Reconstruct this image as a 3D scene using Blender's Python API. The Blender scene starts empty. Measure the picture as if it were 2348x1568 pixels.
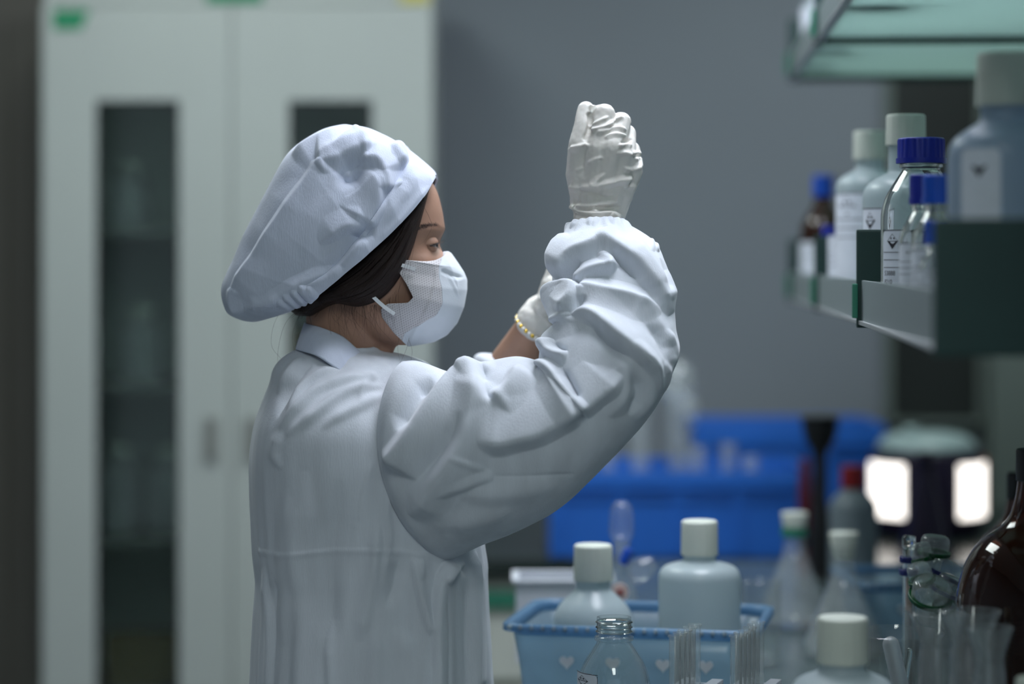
import bpy, bmesh, math, random
import numpy as np
from mathutils import Vector, Matrix

random.seed(7); rng = np.random.default_rng(7)
scene = bpy.context.scene
COL = scene.collection

# ------------------------------------------------------------------ camera, light, exposure
F = 85.0 / 36.0 * 2348.0          # focal length in pixels of the photograph
CX, HY, EYE = 1174.0, 590.0, 1.45  # vanishing column, horizon row, eye height
def P(px, py, Y):
    return ((px - CX) / F * Y, Y, EYE - (py - HY) / F * Y)
cd = bpy.data.cameras.new('camera'); cam = bpy.data.objects.new('camera', cd); COL.objects.link(cam)
cam.location = (0, 0, EYE); cam.rotation_euler = (math.pi / 2, 0, 0)
cd.lens = 85.0; cd.sensor_width = 36.0; cd.sensor_fit = 'HORIZONTAL'
cd.shift_y = -(784.0 - HY) / 2348.0
cd.clip_start = 0.05
cd.dof.use_dof = True; cd.dof.focus_distance = 2.84; cd.dof.aperture_fstop = 1.75
scene.camera = cam
vs = scene.view_settings
vs.view_transform = 'Standard'; vs.look = 'None'; vs.gamma = 1.0; vs.use_curve_mapping = False
vs.exposure = 0.12
wd = bpy.data.worlds.new('world'); scene.world = wd; wd.use_nodes = True
wd.node_tree.nodes['Background'].inputs[0].default_value = (0.50, 0.60, 0.68, 1)
wd.node_tree.nodes['Background'].inputs[1].default_value = 0.55
LAMP_STRENGTH = 11.0
CEIL = 2.75

# ------------------------------------------------------------------ materials
def mat(name, col, rough=0.5, metal=0.0, trans=0.0, ior=1.45, alpha=1.0, sss=0.0, sheen=0.0, spec=0.5, emit=None, est=0.0,
        noise=None, bump=None, wave=None):
    m = bpy.data.materials.new(name); m.use_nodes = True
    nt = m.node_tree; b = nt.nodes['Principled BSDF']
    b.inputs['Base Color'].default_value = (*col, 1)
    b.inputs['Roughness'].default_value = rough
    b.inputs['Metallic'].default_value = metal
    b.inputs['Transmission Weight'].default_value = trans
    b.inputs['IOR'].default_value = ior
    b.inputs['Alpha'].default_value = alpha
    b.inputs['Specular IOR Level'].default_value = spec
    if sss: 
        b.inputs['Subsurface Weight'].default_value = sss
        b.inputs['Subsurface Radius'].default_value = (0.012, 0.006, 0.004)
        b.inputs['Subsurface Scale'].default_value = 0.6
    if sheen: b.inputs['Sheen Weight'].default_value = sheen
    if emit:
        b.inputs['Emission Color'].default_value = (*emit, 1); b.inputs['Emission Strength'].default_value = est
    tc = nt.nodes.new('ShaderNodeTexCoord')
    if noise:
        sc, amt = noise[0], noise[1]
        n = nt.nodes.new('ShaderNodeTexNoise'); n.inputs['Scale'].default_value = sc; n.inputs['Detail'].default_value = 5
        mp = nt.nodes.new('ShaderNodeMapping')
        if len(noise) > 2: mp.inputs['Scale'].default_value = noise[2]
        nt.links.new(tc.outputs['Object'], mp.inputs['Vector']); nt.links.new(mp.outputs['Vector'], n.inputs['Vector'])
        r = nt.nodes.new('ShaderNodeMapRange'); r.inputs['From Min'].default_value = 0.3; r.inputs['From Max'].default_value = 0.7
        r.inputs['To Min'].default_value = 1 - amt; r.inputs['To Max'].default_value = 1 + amt
        nt.links.new(n.outputs['Fac'], r.inputs['Value'])
        mx = nt.nodes.new('ShaderNodeVectorMath'); mx.operation = 'SCALE'
        mx.inputs[0].default_value = col
        nt.links.new(r.outputs['Result'], mx.inputs['Scale'])
        nt.links.new(mx.outputs['Vector'], b.inputs['Base Color'])
    if bump:
        sc, st = bump[0], bump[1]
        n = nt.nodes.new('ShaderNodeTexNoise'); n.inputs['Scale'].default_value = sc; n.inputs['Detail'].default_value = 4
        mp = nt.nodes.new('ShaderNodeMapping')
        if len(bump) > 2: mp.inputs['Scale'].default_value = bump[2]
        nt.links.new(tc.outputs['Object'], mp.inputs['Vector']); nt.links.new(mp.outputs['Vector'], n.inputs['Vector'])
        bp = nt.nodes.new('ShaderNodeBump'); bp.inputs['Strength'].default_value = st; bp.inputs['Distance'].default_value = 0.002
        nt.links.new(n.outputs['Fac'], bp.inputs['Height']); nt.links.new(bp.outputs['Normal'], b.inputs['Normal'])
    return m

def translucent_mat(name, col, tcol, fac, rough=0.35, gloss=0.06, clear=0.0):
    """diffuse + translucent body with a thin gloss; clear adds see-through"""
    m = bpy.data.materials.new(name); m.use_nodes = True; nt = m.node_tree
    for n in list(nt.nodes): nt.nodes.remove(n)
    out = nt.nodes.new('ShaderNodeOutputMaterial')
    d = nt.nodes.new('ShaderNodeBsdfDiffuse'); d.inputs[0].default_value = (*col, 1)
    t = nt.nodes.new('ShaderNodeBsdfTranslucent'); t.inputs[0].default_value = (*tcol, 1)
    g = nt.nodes.new('ShaderNodeBsdfGlossy'); g.inputs['Roughness'].default_value = rough
    m1 = nt.nodes.new('ShaderNodeMixShader'); m1.inputs[0].default_value = fac
    nt.links.new(d.outputs[0], m1.inputs[1]); nt.links.new(t.outputs[0], m1.inputs[2])
    last = m1
    if clear > 0:
        tr = nt.nodes.new('ShaderNodeBsdfTransparent'); tr.inputs[0].default_value = (*[min(1, c * 1.3 + .1) for c in tcol], 1)
        mc = nt.nodes.new('ShaderNodeMixShader'); mc.inputs[0].default_value = clear
        nt.links.new(last.outputs[0], mc.inputs[1]); nt.links.new(tr.outputs[0], mc.inputs[2]); last = mc
    lw = nt.nodes.new('ShaderNodeLayerWeight'); pw = nt.nodes.new('ShaderNodeMath'); pw.operation = 'POWER'; pw.inputs[1].default_value = 4.0
    nt.links.new(lw.outputs['Facing'], pw.inputs[0])
    m2 = nt.nodes.new('ShaderNodeMixShader')
    ml = nt.nodes.new('ShaderNodeMath'); ml.operation = 'MULTIPLY_ADD'; ml.inputs[1].default_value = gloss * 4; ml.inputs[2].default_value = gloss * .5
    nt.links.new(pw.outputs[0], ml.inputs[0]); nt.links.new(ml.outputs[0], m2.inputs[0])
    nt.links.new(last.outputs[0], m2.inputs[1]); nt.links.new(g.outputs[0], m2.inputs[2])
    nt.links.new(m2.outputs[0], out.inputs[0])
    return m

def thin_glass(name, tint, haze=0.06, gloss=1.0):
    m = bpy.data.materials.new(name); m.use_nodes = True; nt = m.node_tree
    for n in list(nt.nodes): nt.nodes.remove(n)
    out = nt.nodes.new('ShaderNodeOutputMaterial')
    tr = nt.nodes.new('ShaderNodeBsdfTransparent'); tr.inputs[0].default_value = (*tint, 1)
    d = nt.nodes.new('ShaderNodeBsdfDiffuse'); d.inputs[0].default_value = (.86, .92, .93, 1)
    g = nt.nodes.new('ShaderNodeBsdfGlossy'); g.inputs['Roughness'].default_value = .04
    tc = nt.nodes.new('ShaderNodeTexCoord'); nz = nt.nodes.new('ShaderNodeTexNoise'); nz.inputs['Scale'].default_value = 40
    nt.links.new(tc.outputs['Object'], nz.inputs['Vector'])
    mr = nt.nodes.new('ShaderNodeMapRange'); mr.inputs['To Min'].default_value = haze * .5; mr.inputs['To Max'].default_value = haze * 1.5
    nt.links.new(nz.outputs['Fac'], mr.inputs['Value'])
    m1 = nt.nodes.new('ShaderNodeMixShader'); nt.links.new(mr.outputs[0], m1.inputs[0]); nt.links.new(tr.outputs[0], m1.inputs[1]); nt.links.new(d.outputs[0], m1.inputs[2])
    fr = nt.nodes.new('ShaderNodeLayerWeight'); pw = nt.nodes.new('ShaderNodeMath'); pw.operation = 'POWER'; pw.inputs[1].default_value = 4.0
    nt.links.new(fr.outputs['Facing'], pw.inputs[0])
    ml = nt.nodes.new('ShaderNodeMath'); ml.operation = 'MULTIPLY_ADD'; ml.inputs[1].default_value = .55 * gloss; ml.inputs[2].default_value = .04; nt.links.new(pw.outputs[0], ml.inputs[0])
    m2 = nt.nodes.new('ShaderNodeMixShader'); nt.links.new(ml.outputs[0], m2.inputs[0]); nt.links.new(m1.outputs[0], m2.inputs[1]); nt.links.new(g.outputs[0], m2.inputs[2])
    nt.links.new(m2.outputs[0], out.inputs[0]); return m

def mask_mat():
    """non-woven white fabric with rows of tiny pressed dots on the rear panel"""
    m = mat('mask_fabric', (0.74, 0.76, 0.80), 0.8, sheen=0.2)
    nt = m.node_tree; b = nt.nodes['Principled BSDF']
    tc = nt.nodes.new('ShaderNodeTexCoord'); mp = nt.nodes.new('ShaderNodeMapping')
    mp.inputs['Rotation'].default_value = (0, math.radians(-28), 0)
    nt.links.new(tc.outputs['Object'], mp.inputs['Vector'])
    sx = nt.nodes.new('ShaderNodeSeparateXYZ'); nt.links.new(mp.outputs['Vector'], sx.inputs[0])
    def cell(sock, k):
        a = nt.nodes.new('ShaderNodeMath'); a.operation = 'MULTIPLY'; a.inputs[1].default_value = k; nt.links.new(sock, a.inputs[0])
        s = nt.nodes.new('ShaderNodeMath'); s.operation = 'SINE'; nt.links.new(a.outputs[0], s.inputs[0]); return s.outputs[0]
    s1 = cell(sx.outputs['X'], 1900); s2 = cell(sx.outputs['Z'], 1300)
    mu = nt.nodes.new('ShaderNodeMath'); mu.operation = 'MULTIPLY'; nt.links.new(s1, mu.inputs[0]); nt.links.new(s2, mu.inputs[1])
    r = nt.nodes.new('ShaderNodeMapRange'); r.inputs['From Min'].default_value = 0.35; r.inputs['From Max'].default_value = 0.75
    r.inputs['To Min'].default_value = 1; r.inputs['To Max'].default_value = 0.55
    nt.links.new(mu.outputs[0], r.inputs['Value'])
    mx = nt.nodes.new('ShaderNodeVectorMath'); mx.operation = 'SCALE'; mx.inputs[0].default_value = (0.56, 0.54, 0.555)
    nt.links.new(r.outputs['Result'], mx.inputs['Scale']); nt.links.new(mx.outputs['Vector'], b.inputs['Base Color'])
    return m

def cloth_mat(name, col):
    m = mat(name, col, 0.85, sheen=0.25, spec=0.2, noise=(40, 0.08, (1, 1, 0.10)), bump=(700, 0.25, (1.0, 1.0, 0.12)))
    return m

M = {}
M['coat'] = cloth_mat('white_cotton', (0.62, 0.655, 0.715))
M['sleeve'] = M['coat']
M['cap'] = cloth_mat('cap_cotton', (0.62, 0.67, 0.80))
M['skin'] = mat('skin', (0.37, 0.21, 0.145), 0.5, sss=0.08, noise=(25, 0.08), bump=(300, 0.08))
M['hair'] = mat('dark_brown_hair', (0.022, 0.012, 0.010), 0.40, spec=0.35, bump=(60, 0.8, (22, 22, 1)))
for _n in M['hair'].node_tree.nodes:
    if _n.type == 'MAPPING': _n.vector_type = 'TEXTURE'; _n.inputs['Scale'].default_value = (.05, .05, 1); _n.inputs['Rotation'].default_value = (0, math.radians(36), 0)
M['glove'] = mat('cream_latex', (0.66, 0.64, 0.60), 0.45, sss=0.05, spec=0.4, noise=(40, 0.04), bump=(120, 0.15))
M['maskf'] = mat('mask_front', (0.62, 0.66, 0.71), 0.75, sheen=0.2, bump=(500, 0.1))
M['maskr'] = mask_mat()
M['elastic'] = mat('white_elastic', (0.8, 0.82, 0.85), 0.8)
M['trouser'] = mat('dark_trouser', (0.03, 0.035, 0.05), 0.9, noise=(20, .1))
M['shoe'] = mat('white_shoe', (0.6, 0.6, 0.62), 0.6, noise=(20, .05))
M['gold'] = mat('gold_bead', (0.75, 0.52, 0.10), 0.25, metal=0.9)
M['pearl'] = mat('pearl_bead', (0.82, 0.80, 0.78), 0.2, noise=(200, .05))
M['eye'] = mat('eye_white', (0.40, 0.38, 0.37), 0.15)
M['iris'] = mat('iris_dark', (0.02, 0.014, 0.01), 0.1)
M['wall'] = mat('grey_blue_wall', (0.165, 0.19, 0.215), 0.75, noise=(1.5, 0.04), bump=(90, 0.05))
M['ceil'] = mat('ceiling_white', (0.6, 0.62, 0.62), 0.9, noise=(8, .03))
M['floor'] = mat('floor_grey', (0.20, 0.22, 0.22), 0.45, noise=(6, .08))
M['doorbrown'] = mat('dark_door', (0.12, 0.115, 0.10), 0.6, noise=(3, .1, (6, 6, .4)))
M['cab'] = mat('cabinet_white', (0.37, 0.405, 0.39), 0.4, noise=(2, 0.02))
M['cabin'] = mat('cabinet_inside', (0.55, 0.62, 0.59), 0.6, noise=(3, .05))
M['handle'] = mat('grey_handle', (0.17, 0.18, 0.17), 0.5, noise=(20, .05))
M['greentape'] = mat('green_tape', (0.01, 0.20, 0.09), 0.5, noise=(30, .05))
M['yellowtape'] = mat('yellow_tape', (0.45, 0.42, 0.10), 0.5, noise=(30, .05))
M['pane'] = mat('window_pane', (0.62, 0.74, 0.70), 0.03, trans=1.0, ior=1.45)
M['glass'] = mat('clear_glass', (0.96, 0.985, 0.97), 0.0, trans=1.0, ior=1.47)
M['thin'] = thin_glass('thin_glass', (.975, .985, .98), .025, 1.5)
M['thinhaze'] = thin_glass('cloudy_glass', (.975, .985, .985), .08, 1.3)
M['stopglass'] = thin_glass('stopper_glass', (.95, .975, .96), .15, 2.0)
M['frosted'] = mat('frosted_glass', (0.85, 0.88, 0.92), 0.35, trans=0.85, ior=1.45)
M['amber'] = mat('amber_glass', (0.10, 0.022, 0.006), 0.04, trans=0.75, ior=1.5)
M['amberdark'] = mat('amber_glass_dark', (0.035, 0.012, 0.006), 0.06, trans=0.3, ior=1.5)
M['hdpe'] = translucent_mat('milky_plastic', (0.52, 0.60, 0.62), (0.55, 0.66, 0.70), 0.45, 0.25, 0.07)
M['hdpeblue'] = translucent_mat('milky_blue_plastic', (0.40, 0.49, 0.58), (0.40, 0.52, 0.66), 0.45, 0.3, 0.05)
M['hdpecap'] = mat('ivory_cap', (0.58, 0.62, 0.55), 0.55, noise=(30, .03))
M['bluecap'] = mat('blue_cap', (0.006, 0.018, 0.27), 0.4, noise=(40, .05))
M['bluecap2'] = mat('bright_blue_cap', (0.006, 0.07, 0.45), 0.4, noise=(40, .05))
M['black'] = mat('black_plastic', (0.008, 0.009, 0.010), 0.45, noise=(40, .1))
M['label'] = mat('paper_label', (0.68, 0.72, 0.80), 0.6, noise=(60, .03))
M['print'] = mat('black_print', (0.02, 0.02, 0.03), 0.7, noise=(60, .05))
M['ink'] = mat('blue_ink', (0.05, 0.09, 0.30), 0.7, noise=(60, .05))
M['dgreen'] = mat('dark_green_plastic', (0.008, 0.034, 0.031), 0.5, noise=(30, .06))
M['mgreen'] = mat('mid_green_plastic', (0.02, 0.16, 0.10), 0.5, noise=(30, .06))
M['greenglass'] = translucent_mat('green_frosted_shelf', (0.36, 0.45, 0.43), (0.48, 0.61, 0.57), 0.6, 0.4, 0.05)
M['rail'] = translucent_mat('grey_acrylic_rail', (0.34, 0.40, 0.41), (0.34, 0.42, 0.42), 0.4, 0.3, 0.07)
M['alu'] = mat('aluminium', (0.55, 0.57, 0.58), 0.35, metal=0.8, noise=(30, .04))
M['crate'] = mat('blue_crate', (0.012, 0.11, 0.46), 0.45, noise=(12, .06))
M['basket'] = translucent_mat('pale_blue_basket', (0.20, 0.35, 0.50), (0.26, 0.46, 0.64), 0.5, 0.25, 0.08, clear=0.25)
M['basketwall'] = translucent_mat('pale_blue_basket_wall', (0.38, 0.48, 0.54), (0.42, 0.55, 0.63), 0.5, 0.25, 0.08, clear=0.5)
M['heart'] = translucent_mat('pale_heart', (0.5, 0.58, 0.62), (0.5, 0.6, 0.65), 0.5, 0.3, 0.06)
M['bench'] = mat('bench_top_grey', (0.075, 0.105, 0.108), 0.25, noise=(10, .08))
M['counter'] = mat('black_counter', (0.012, 0.020, 0.018), 0.22, noise=(10, .1))
M['cream'] = mat('cream_drawer', (0.50, 0.53, 0.48), 0.5, noise=(4, .03))
M['red'] = mat('red_plastic', (0.25, 0.008, 0.010), 0.45, noise=(20, .06))
M['greyplastic'] = translucent_mat('grey_plastic', (0.28, 0.34, 0.37), (0.3, 0.36, 0.4), 0.4, 0.3, 0.06)
M['darkred'] = mat('dark_red', (0.08, 0.006, 0.012), 0.5, noise=(20, .06))
M['purple'] = mat('dark_purple', (0.010, 0.006, 0.022), 0.35, noise=(20, .1))
M['warmemit'] = mat('warm_emissive', (0.9, 0.88, 0.85), 0.5, emit=(1.0, 0.93, 0.86), est=2.2, noise=(10, .02))  # emissive warm white for the two patches on the round instrument
M['orange'] = mat('orange_plastic', (0.55, 0.12, 0.02), 0.4, noise=(20, .06), emit=(0.6, 0.16, 0.03), est=0.0)
M['teal'] = mat('pale_teal_lid', (0.30, 0.40, 0.40), 0.35, noise=(20, .04))
M['whitebox'] = mat('white_plastic', (0.62, 0.65, 0.70), 0.3, noise=(20, .03))
M['darkwin'] = mat('dark_window', (0.016, 0.020, 0.018), 0.3, noise=(6, .08))
M['pillar'] = mat('grey_green_panel', (0.105, 0.135, 0.12), 0.6, noise=(3, .05))
M['wood'] = mat('card_box', (0.16, 0.12, 0.05), 0.8, noise=(9, .1))
M['lampdiff'] = mat('lamp_diffuser', (0.9, 0.95, 1.0), 0.5, emit=(0.90, 0.99, 0.97), est=LAMP_STRENGTH, noise=(3, .01))
M['lampcool'] = mat('cool_lamp_diffuser', (0.9, 0.95, 1.0), 0.5, emit=(0.86, 0.90, 1.0), est=LAMP_STRENGTH * 1.35, noise=(3, .01))
M['liquid'] = mat('clear_liquid', (0.55, 0.62, 0.66), 0.02, trans=0.85, ior=1.33)
M['peach'] = mat('peach_stem', (0.60, 0.45, 0.40), 0.5, noise=(30, .05))
M['bluering'] = mat('navy_ring', (0.01, 0.015, 0.12), 0.35, noise=(40, .05))
M['greenring'] = mat('bottle_green_ring', (0.008, 0.09, 0.03), 0.25, trans=0.3, noise=(40, .05))
M['strand'] = mat('hair_strand', (0.05, 0.03, 0.025), 0.5, noise=(40, .1))

# ------------------------------------------------------------------ helpers
def mesh_obj(name, verts, faces, m, parent=None, smooth=True, origin=None):
    me = bpy.data.meshes.new(name)
    v = np.asarray(verts, dtype=np.float64).reshape(-1, 3)
    if origin is not None: v = v - np.asarray(origin)
    me.from_pydata(v.tolist(), [], faces.tolist() if isinstance(faces, np.ndarray) else faces)
    me.update()
    o = bpy.data.objects.new(name, me); COL.objects.link(o)
    if m is not None: me.materials.append(m)
    if parent is not None: o.parent = parent
    if smooth: me.shade_smooth()
    return o

def fix_normals(o):
    bm = bmesh.new(); bm.from_mesh(o.data); bmesh.ops.recalc_face_normals(bm, faces=bm.faces); bm.to_mesh(o.data); bm.free()

def empty(name, loc, label=None, cat=None, group=None, rz=0):
    o = bpy.data.objects.new(name, None); COL.objects.link(o); o.location = loc; o.rotation_euler = (0, 0, rz)
    o.empty_display_size = 0.05
    tag(o, label, cat, group); return o
def tag(o, label=None, cat=None, group=None, kind=None):
    if label: o['label'] = label
    if cat: o['category'] = cat
    if group: o['group'] = group
    if kind: o['kind'] = kind
    return o

def box_bm(bm, x0, x1, y0, y1, z0, z1, bev=0.0):
    r = bmesh.ops.create_cube(bm, size=1.0)
    vs_ = r['verts']
    bmesh.ops.scale(bm, vec=(x1 - x0, y1 - y0, z1 - z0), verts=vs_)
    bmesh.ops.translate(bm, vec=((x0 + x1) / 2, (y0 + y1) / 2, (z0 + z1) / 2), verts=vs_)
    if bev > 0:
        es = list({e for v in vs_ for e in v.link_edges})
        bmesh.ops.bevel(bm, geom=es, offset=bev, segments=2, affect='EDGES', profile=0.7)
def boxes(name, lst, m, parent=None, bev=0.002, mtx=None):
    bm = bmesh.new()
    for b in lst: box_bm(bm, *b, bev=bev)
    if mtx is not None: bm.transform(mtx)
    me = bpy.data.meshes.new(name); bm.to_mesh(me); bm.free()
    o = bpy.data.objects.new(name, me); COL.objects.link(o); me.materials.append(m)
    if parent is not None: o.parent = parent
    return o

def lathe_geo(prof, seg=40, rfun=None):
    """prof: list of (r, z); r == 0 makes a pole"""
    V = []; Fc = []; rows = []
    for (r, z) in prof:
        if r <= 1e-6:
            rows.append([len(V)]); V.append((0, 0, z))
        else:
            row = []
            for k in range(seg):
                a = 2 * math.pi * k / seg
                rr = r * (rfun(k, z) if rfun else 1.0)
                row.append(len(V)); V.append((rr * math.cos(a), rr * math.sin(a), z))
            rows.append(row)
    for a, b in zip(rows[:-1], rows[1:]):
        if len(a) == 1 and len(b) == 1: continue
        for k in range(seg):
            k2 = (k + 1) % seg
            if len(a) == 1: Fc.append((a[0], b[k2], b[k]))
            elif len(b) == 1: Fc.append((a[k], a[k2], b[0]))
            else: Fc.append((a[k], a[k2], b[k2], b[k]))
    return V, Fc
def lathe(name, prof, m, parent=None, seg=40, loc=(0, 0, 0), rot=None, rfun=None, auto=True):
    V, Fc = lathe_geo(prof, seg, rfun)
    V = np.array(V, float)
    if rot is not None: V = V @ np.array(Matrix(rot).to_3x3()).T
    V = V + np.array(loc)
    o = mesh_obj(name, V, Fc, m, parent)
    fix_normals(o)
    if auto:
        try: o.data.set_sharp_from_angle(angle=math.radians(50))
        except Exception: pass
    return o
def round_prof(pts, n=4):
    """round the corners of a polyline profile a bit (r,z,radius)"""
    out = []
    for i, p in enumerate(pts):
        r = p[2] if len(p) > 2 else 0
        if r <= 0 or i == 0 or i == len(pts) - 1: out.append((p[0], p[1])); continue
        a = np.array(pts[i - 1][:2]); b = np.array(p[:2]); c = np.array(pts[i + 1][:2])
        d1 = a - b; d2 = c - b; l1 = np.linalg.norm(d1); l2 = np.linalg.norm(d2)
        q = min(r, l1 * .48, l2 * .48)
        s = b + d1 / l1 * q; e = b + d2 / l2 * q
        for k in range(n + 1):
            t = k / n; pt = (1 - t) ** 2 * s + 2 * t * (1 - t) * b + t * t * e
            out.append((float(pt[0]), float(pt[1])))
    return out

def catmull(pts, n, closed=False):
    """n samples through control rows (k, dims), uniform parameter over control index"""
    p = np.asarray(pts, float); k = len(p)
    if closed:
        q = np.vstack([p[-1], p, p[0], p[1]]); T = np.linspace(0, k, n, endpoint=False)
    else:
        q = np.vstack([2 * p[0] - p[1], p, 2 * p[-1] - p[-2]]); T = np.linspace(0, k - 1, n)
    i = np.minimum(T.astype(int), (k - 1 if closed else k - 2)); t = (T - i)[:, None]
    p0, p1, p2, p3 = q[i], q[i + 1], q[i + 2], q[i + 3]
    return 0.5 * ((2 * p1) + (-p0 + p2) * t + (2 * p0 - 5 * p1 + 4 * p2 - p3) * t ** 2 + (-p0 + 3 * p1 - 3 * p2 + p3) * t ** 3)
def resample(pts, n):
    """polyline -> smooth curve -> n points evenly spaced by length"""
    c = catmull(pts, max(200, n * 3)); d = np.r_[0, np.cumsum(np.linalg.norm(np.diff(c, axis=0), axis=1))]
    t = np.linspace(0, d[-1], n)
    return np.stack([np.interp(t, d, c[:, j]) for j in range(c.shape[1])], 1)

def grid_faces(n, m, cu=False, cv=False):
    i = np.arange(n if cu else n - 1); j = np.arange(m if cv else m - 1)
    I, J = np.meshgrid(i, j, indexing='ij'); I2 = (I + 1) % n; J2 = (J + 1) % m
    return np.stack([I * m + J, I2 * m + J, I2 * m + J2, I * m + J2], -1).reshape(-1, 4)
def grid_normals(G, cu=False, cv=False):
    def grad(A, ax, c):
        if c: return np.roll(A, -1, ax) - np.roll(A, 1, ax)
        return np.gradient(A, axis=ax)
    n = np.cross(grad(G, 0, cu), grad(G, 1, cv)); l = np.linalg.norm(n, axis=-1, keepdims=True)
    return n / np.maximum(l, 1e-9)
def to_px(V):
    return np.stack([CX + V[..., 0] / V[..., 1] * F, HY - (V[..., 2] - EYE) / V[..., 1] * F], -1)

def fold_height(UV, folds):
    """height in metres at picture-plane positions UV from a list of cloth folds.
    fold = (points, amp_mm, w_left, w_right, sharpness, taper0, taper1)
    w_left: reach on the left hand side walking along the points"""
    H = np.zeros(UV.shape[0])
    for f in folds:
        pts, amp, wl, wr = f[:4]; p = f[4] if len(f) > 4 else 1.4
        t0 = f[5] if len(f) > 5 else 0.25; t1 = f[6] if len(f) > 6 else 0.25
        pts = np.asarray(pts, float)
        c = resample(pts, max(10, 5 * len(pts))) if len(pts) > 2 else np.linspace(pts[0], pts[1], 8)
        w = max(wl, wr) * 3.0
        lo = c.min(0) - w; hi = c.max(0) + w
        idx = np.where((UV[:, 0] > lo[0]) & (UV[:, 0] < hi[0]) & (UV[:, 1] > lo[1]) & (UV[:, 1] < hi[1]))[0]
        if len(idx) == 0: continue
        Q = UV[idx]
        a = c[:-1]; b = c[1:]; ab = b - a; L2 = (ab ** 2).sum(1)
        best = np.full(len(Q), 1e9); sg = np.zeros(len(Q)); tt = np.zeros(len(Q))
        ns = len(a)
        for k in range(ns):
            t = np.clip(((Q - a[k]) @ ab[k]) / L2[k], 0, 1)
            dv = Q - (a[k] + t[:, None] * ab[k]); d = np.hypot(dv[:, 0], dv[:, 1])
            cr = ab[k][0] * dv[:, 1] - ab[k][1] * dv[:, 0]
            u = d < best
            best[u] = d[u]; sg[u] = cr[u]; tt[u] = (k + t[u]) / ns
        ww = np.where(sg < 0, wl, wr)       # cr < 0: left of travel (image y is down)
        tp = np.ones(len(Q))
        if t0 > 0: tp *= np.clip(tt / t0, 0, 1) ** 0.8
        if t1 > 0: tp *= np.clip((1 - tt) / t1, 0, 1) ** 0.8
        ww = ww * (0.35 + 0.65 * tp)
        if p < 1.35:
            bb = np.sqrt(best ** 2 + 1.2) - 1.0
            x_ = np.clip(1 - bb / (ww * 1.7), 0, 1); prof = x_ * (0.75 + 0.25 * x_)
        else: prof = np.exp(-(best / ww) ** p)
        H[idx] += amp * 1e-3 * prof * tp
    return H

def blur_grid(h, it, wrap=False):
    for _ in range(it):
        g = np.pad(h, ((1, 1), (0, 0)), mode='edge'); h = (g[:-2] + 2 * g[1:-1] + g[2:]) / 4
        g = np.pad(h, ((0, 0), (1, 1)), mode='wrap' if wrap else 'edge'); h = (g[:, :-2] + 2 * g[:, 1:-1] + g[:, 2:]) / 4
    return h
def cloth_soft(h, wrap=False): return .62 * blur_grid(h, 1, wrap) + .38 * blur_grid(h, 10, wrap)

def noise3(V, scale, seed=0, octs=3):
    """cheap smooth pseudo noise by sums of rotated sines"""
    r = np.random.default_rng(seed); out = np.zeros(V.shape[0]); a = 1.0
    for o in range(octs):
        for k in range(4):
            d = r.normal(size=3); d /= np.linalg.norm(d)
            out += a * np.sin((V @ d) * scale * (2 ** o) * r.uniform(.7, 1.3) + r.uniform(0, 6.28)) / 4
        a *= 0.5
    return out

def capsule(a, b, ra, rb, seg=14, rings=5):
    a = np.array(a, float); b = np.array(b, float); d = b - a; L = np.linalg.norm(d); d = d / max(L, 1e-9)
    up = np.array([0, 0, 1.0]) if abs(d[2]) < .9 else np.array([1.0, 0, 0])
    u = np.cross(d, up); u /= np.linalg.norm(u); v = np.cross(d, u)
    V = []; Fc = []; rows = []
    prof = []
    for k in range(rings + 1):
        t = -math.pi / 2 + math.pi / 2 * k / rings; prof.append((ra * math.cos(t), ra * math.sin(t)))
    for k in range(rings + 1):
        t = math.pi / 2 * k / rings; prof.append((rb * math.cos(t), L + rb * math.sin(t)))
    for (r, h) in prof:
        if r < 1e-6: rows.append([len(V)]); V.append(a + d * h)
        else:
            row = []
            for k in range(seg):
                an = 2 * math.pi * k / seg; row.append(len(V)); V.append(a + d * h + r * (u * math.cos(an) + v * math.sin(an)))
            rows.append(row)
    for p, q in zip(rows[:-1], rows[1:]):
        for k in range(seg):
            k2 = (k + 1) % seg
            if len(p) == 1: Fc.append((p[0], q[k2], q[k]))
            elif len(q) == 1: Fc.append((p[k], p[k2], q[0]))
            else: Fc.append((p[k], p[k2], q[k2], q[k]))
    return np.array(V), Fc
def chain(pts, radii, **k):
    return [capsule(pts[i], pts[i + 1], radii[i], radii[i + 1], **k) for i in range(len(pts) - 1)]
def union(name, geos, voxel, m, parent, smooth_iter=4, origin=(0, 0, 0)):
    V = []; Fc = []; off = 0
    for v, f in geos:
        V.append(np.asarray(v)); Fc += [tuple(i + off for i in q) for q in f]; off += len(v)
    o = mesh_obj(name, np.vstack(V), Fc, m, parent, origin=origin)
    fix_normals(o)
    md = o.modifiers.new('r', 'REMESH'); md.mode = 'VOXEL'; md.voxel_size = voxel; md.use_smooth_shade = True
    ms = o.modifiers.new('s', 'SMOOTH'); ms.iterations = smooth_iter; ms.factor = 0.5
    dg = bpy.context.evaluated_depsgraph_get(); dg.update()
    me = bpy.data.meshes.new_from_object(o.evaluated_get(dg))
    o.modifiers.clear(); old = o.data; o.data = me; bpy.data.meshes.remove(old)
    me.materials.clear(); me.materials.append(m); me.shade_smooth(); me.name = name
    return o
def displace(o, fn, origin=(0, 0, 0)):
    me = o.data; n = len(me.vertices)
    v = np.empty(n * 3); me.vertices.foreach_get('co', v); v = v.reshape(-1, 3)
    nn = np.empty(n * 3, dtype=np.float32); me.vertex_normals.foreach_get('vector', nn); nn = nn.reshape(-1, 3).astype(float)
    v2 = fn(v + np.array(origin), nn) - np.array(origin)
    me.vertices.foreach_set('co', v2.reshape(-1)); me.update()

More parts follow.
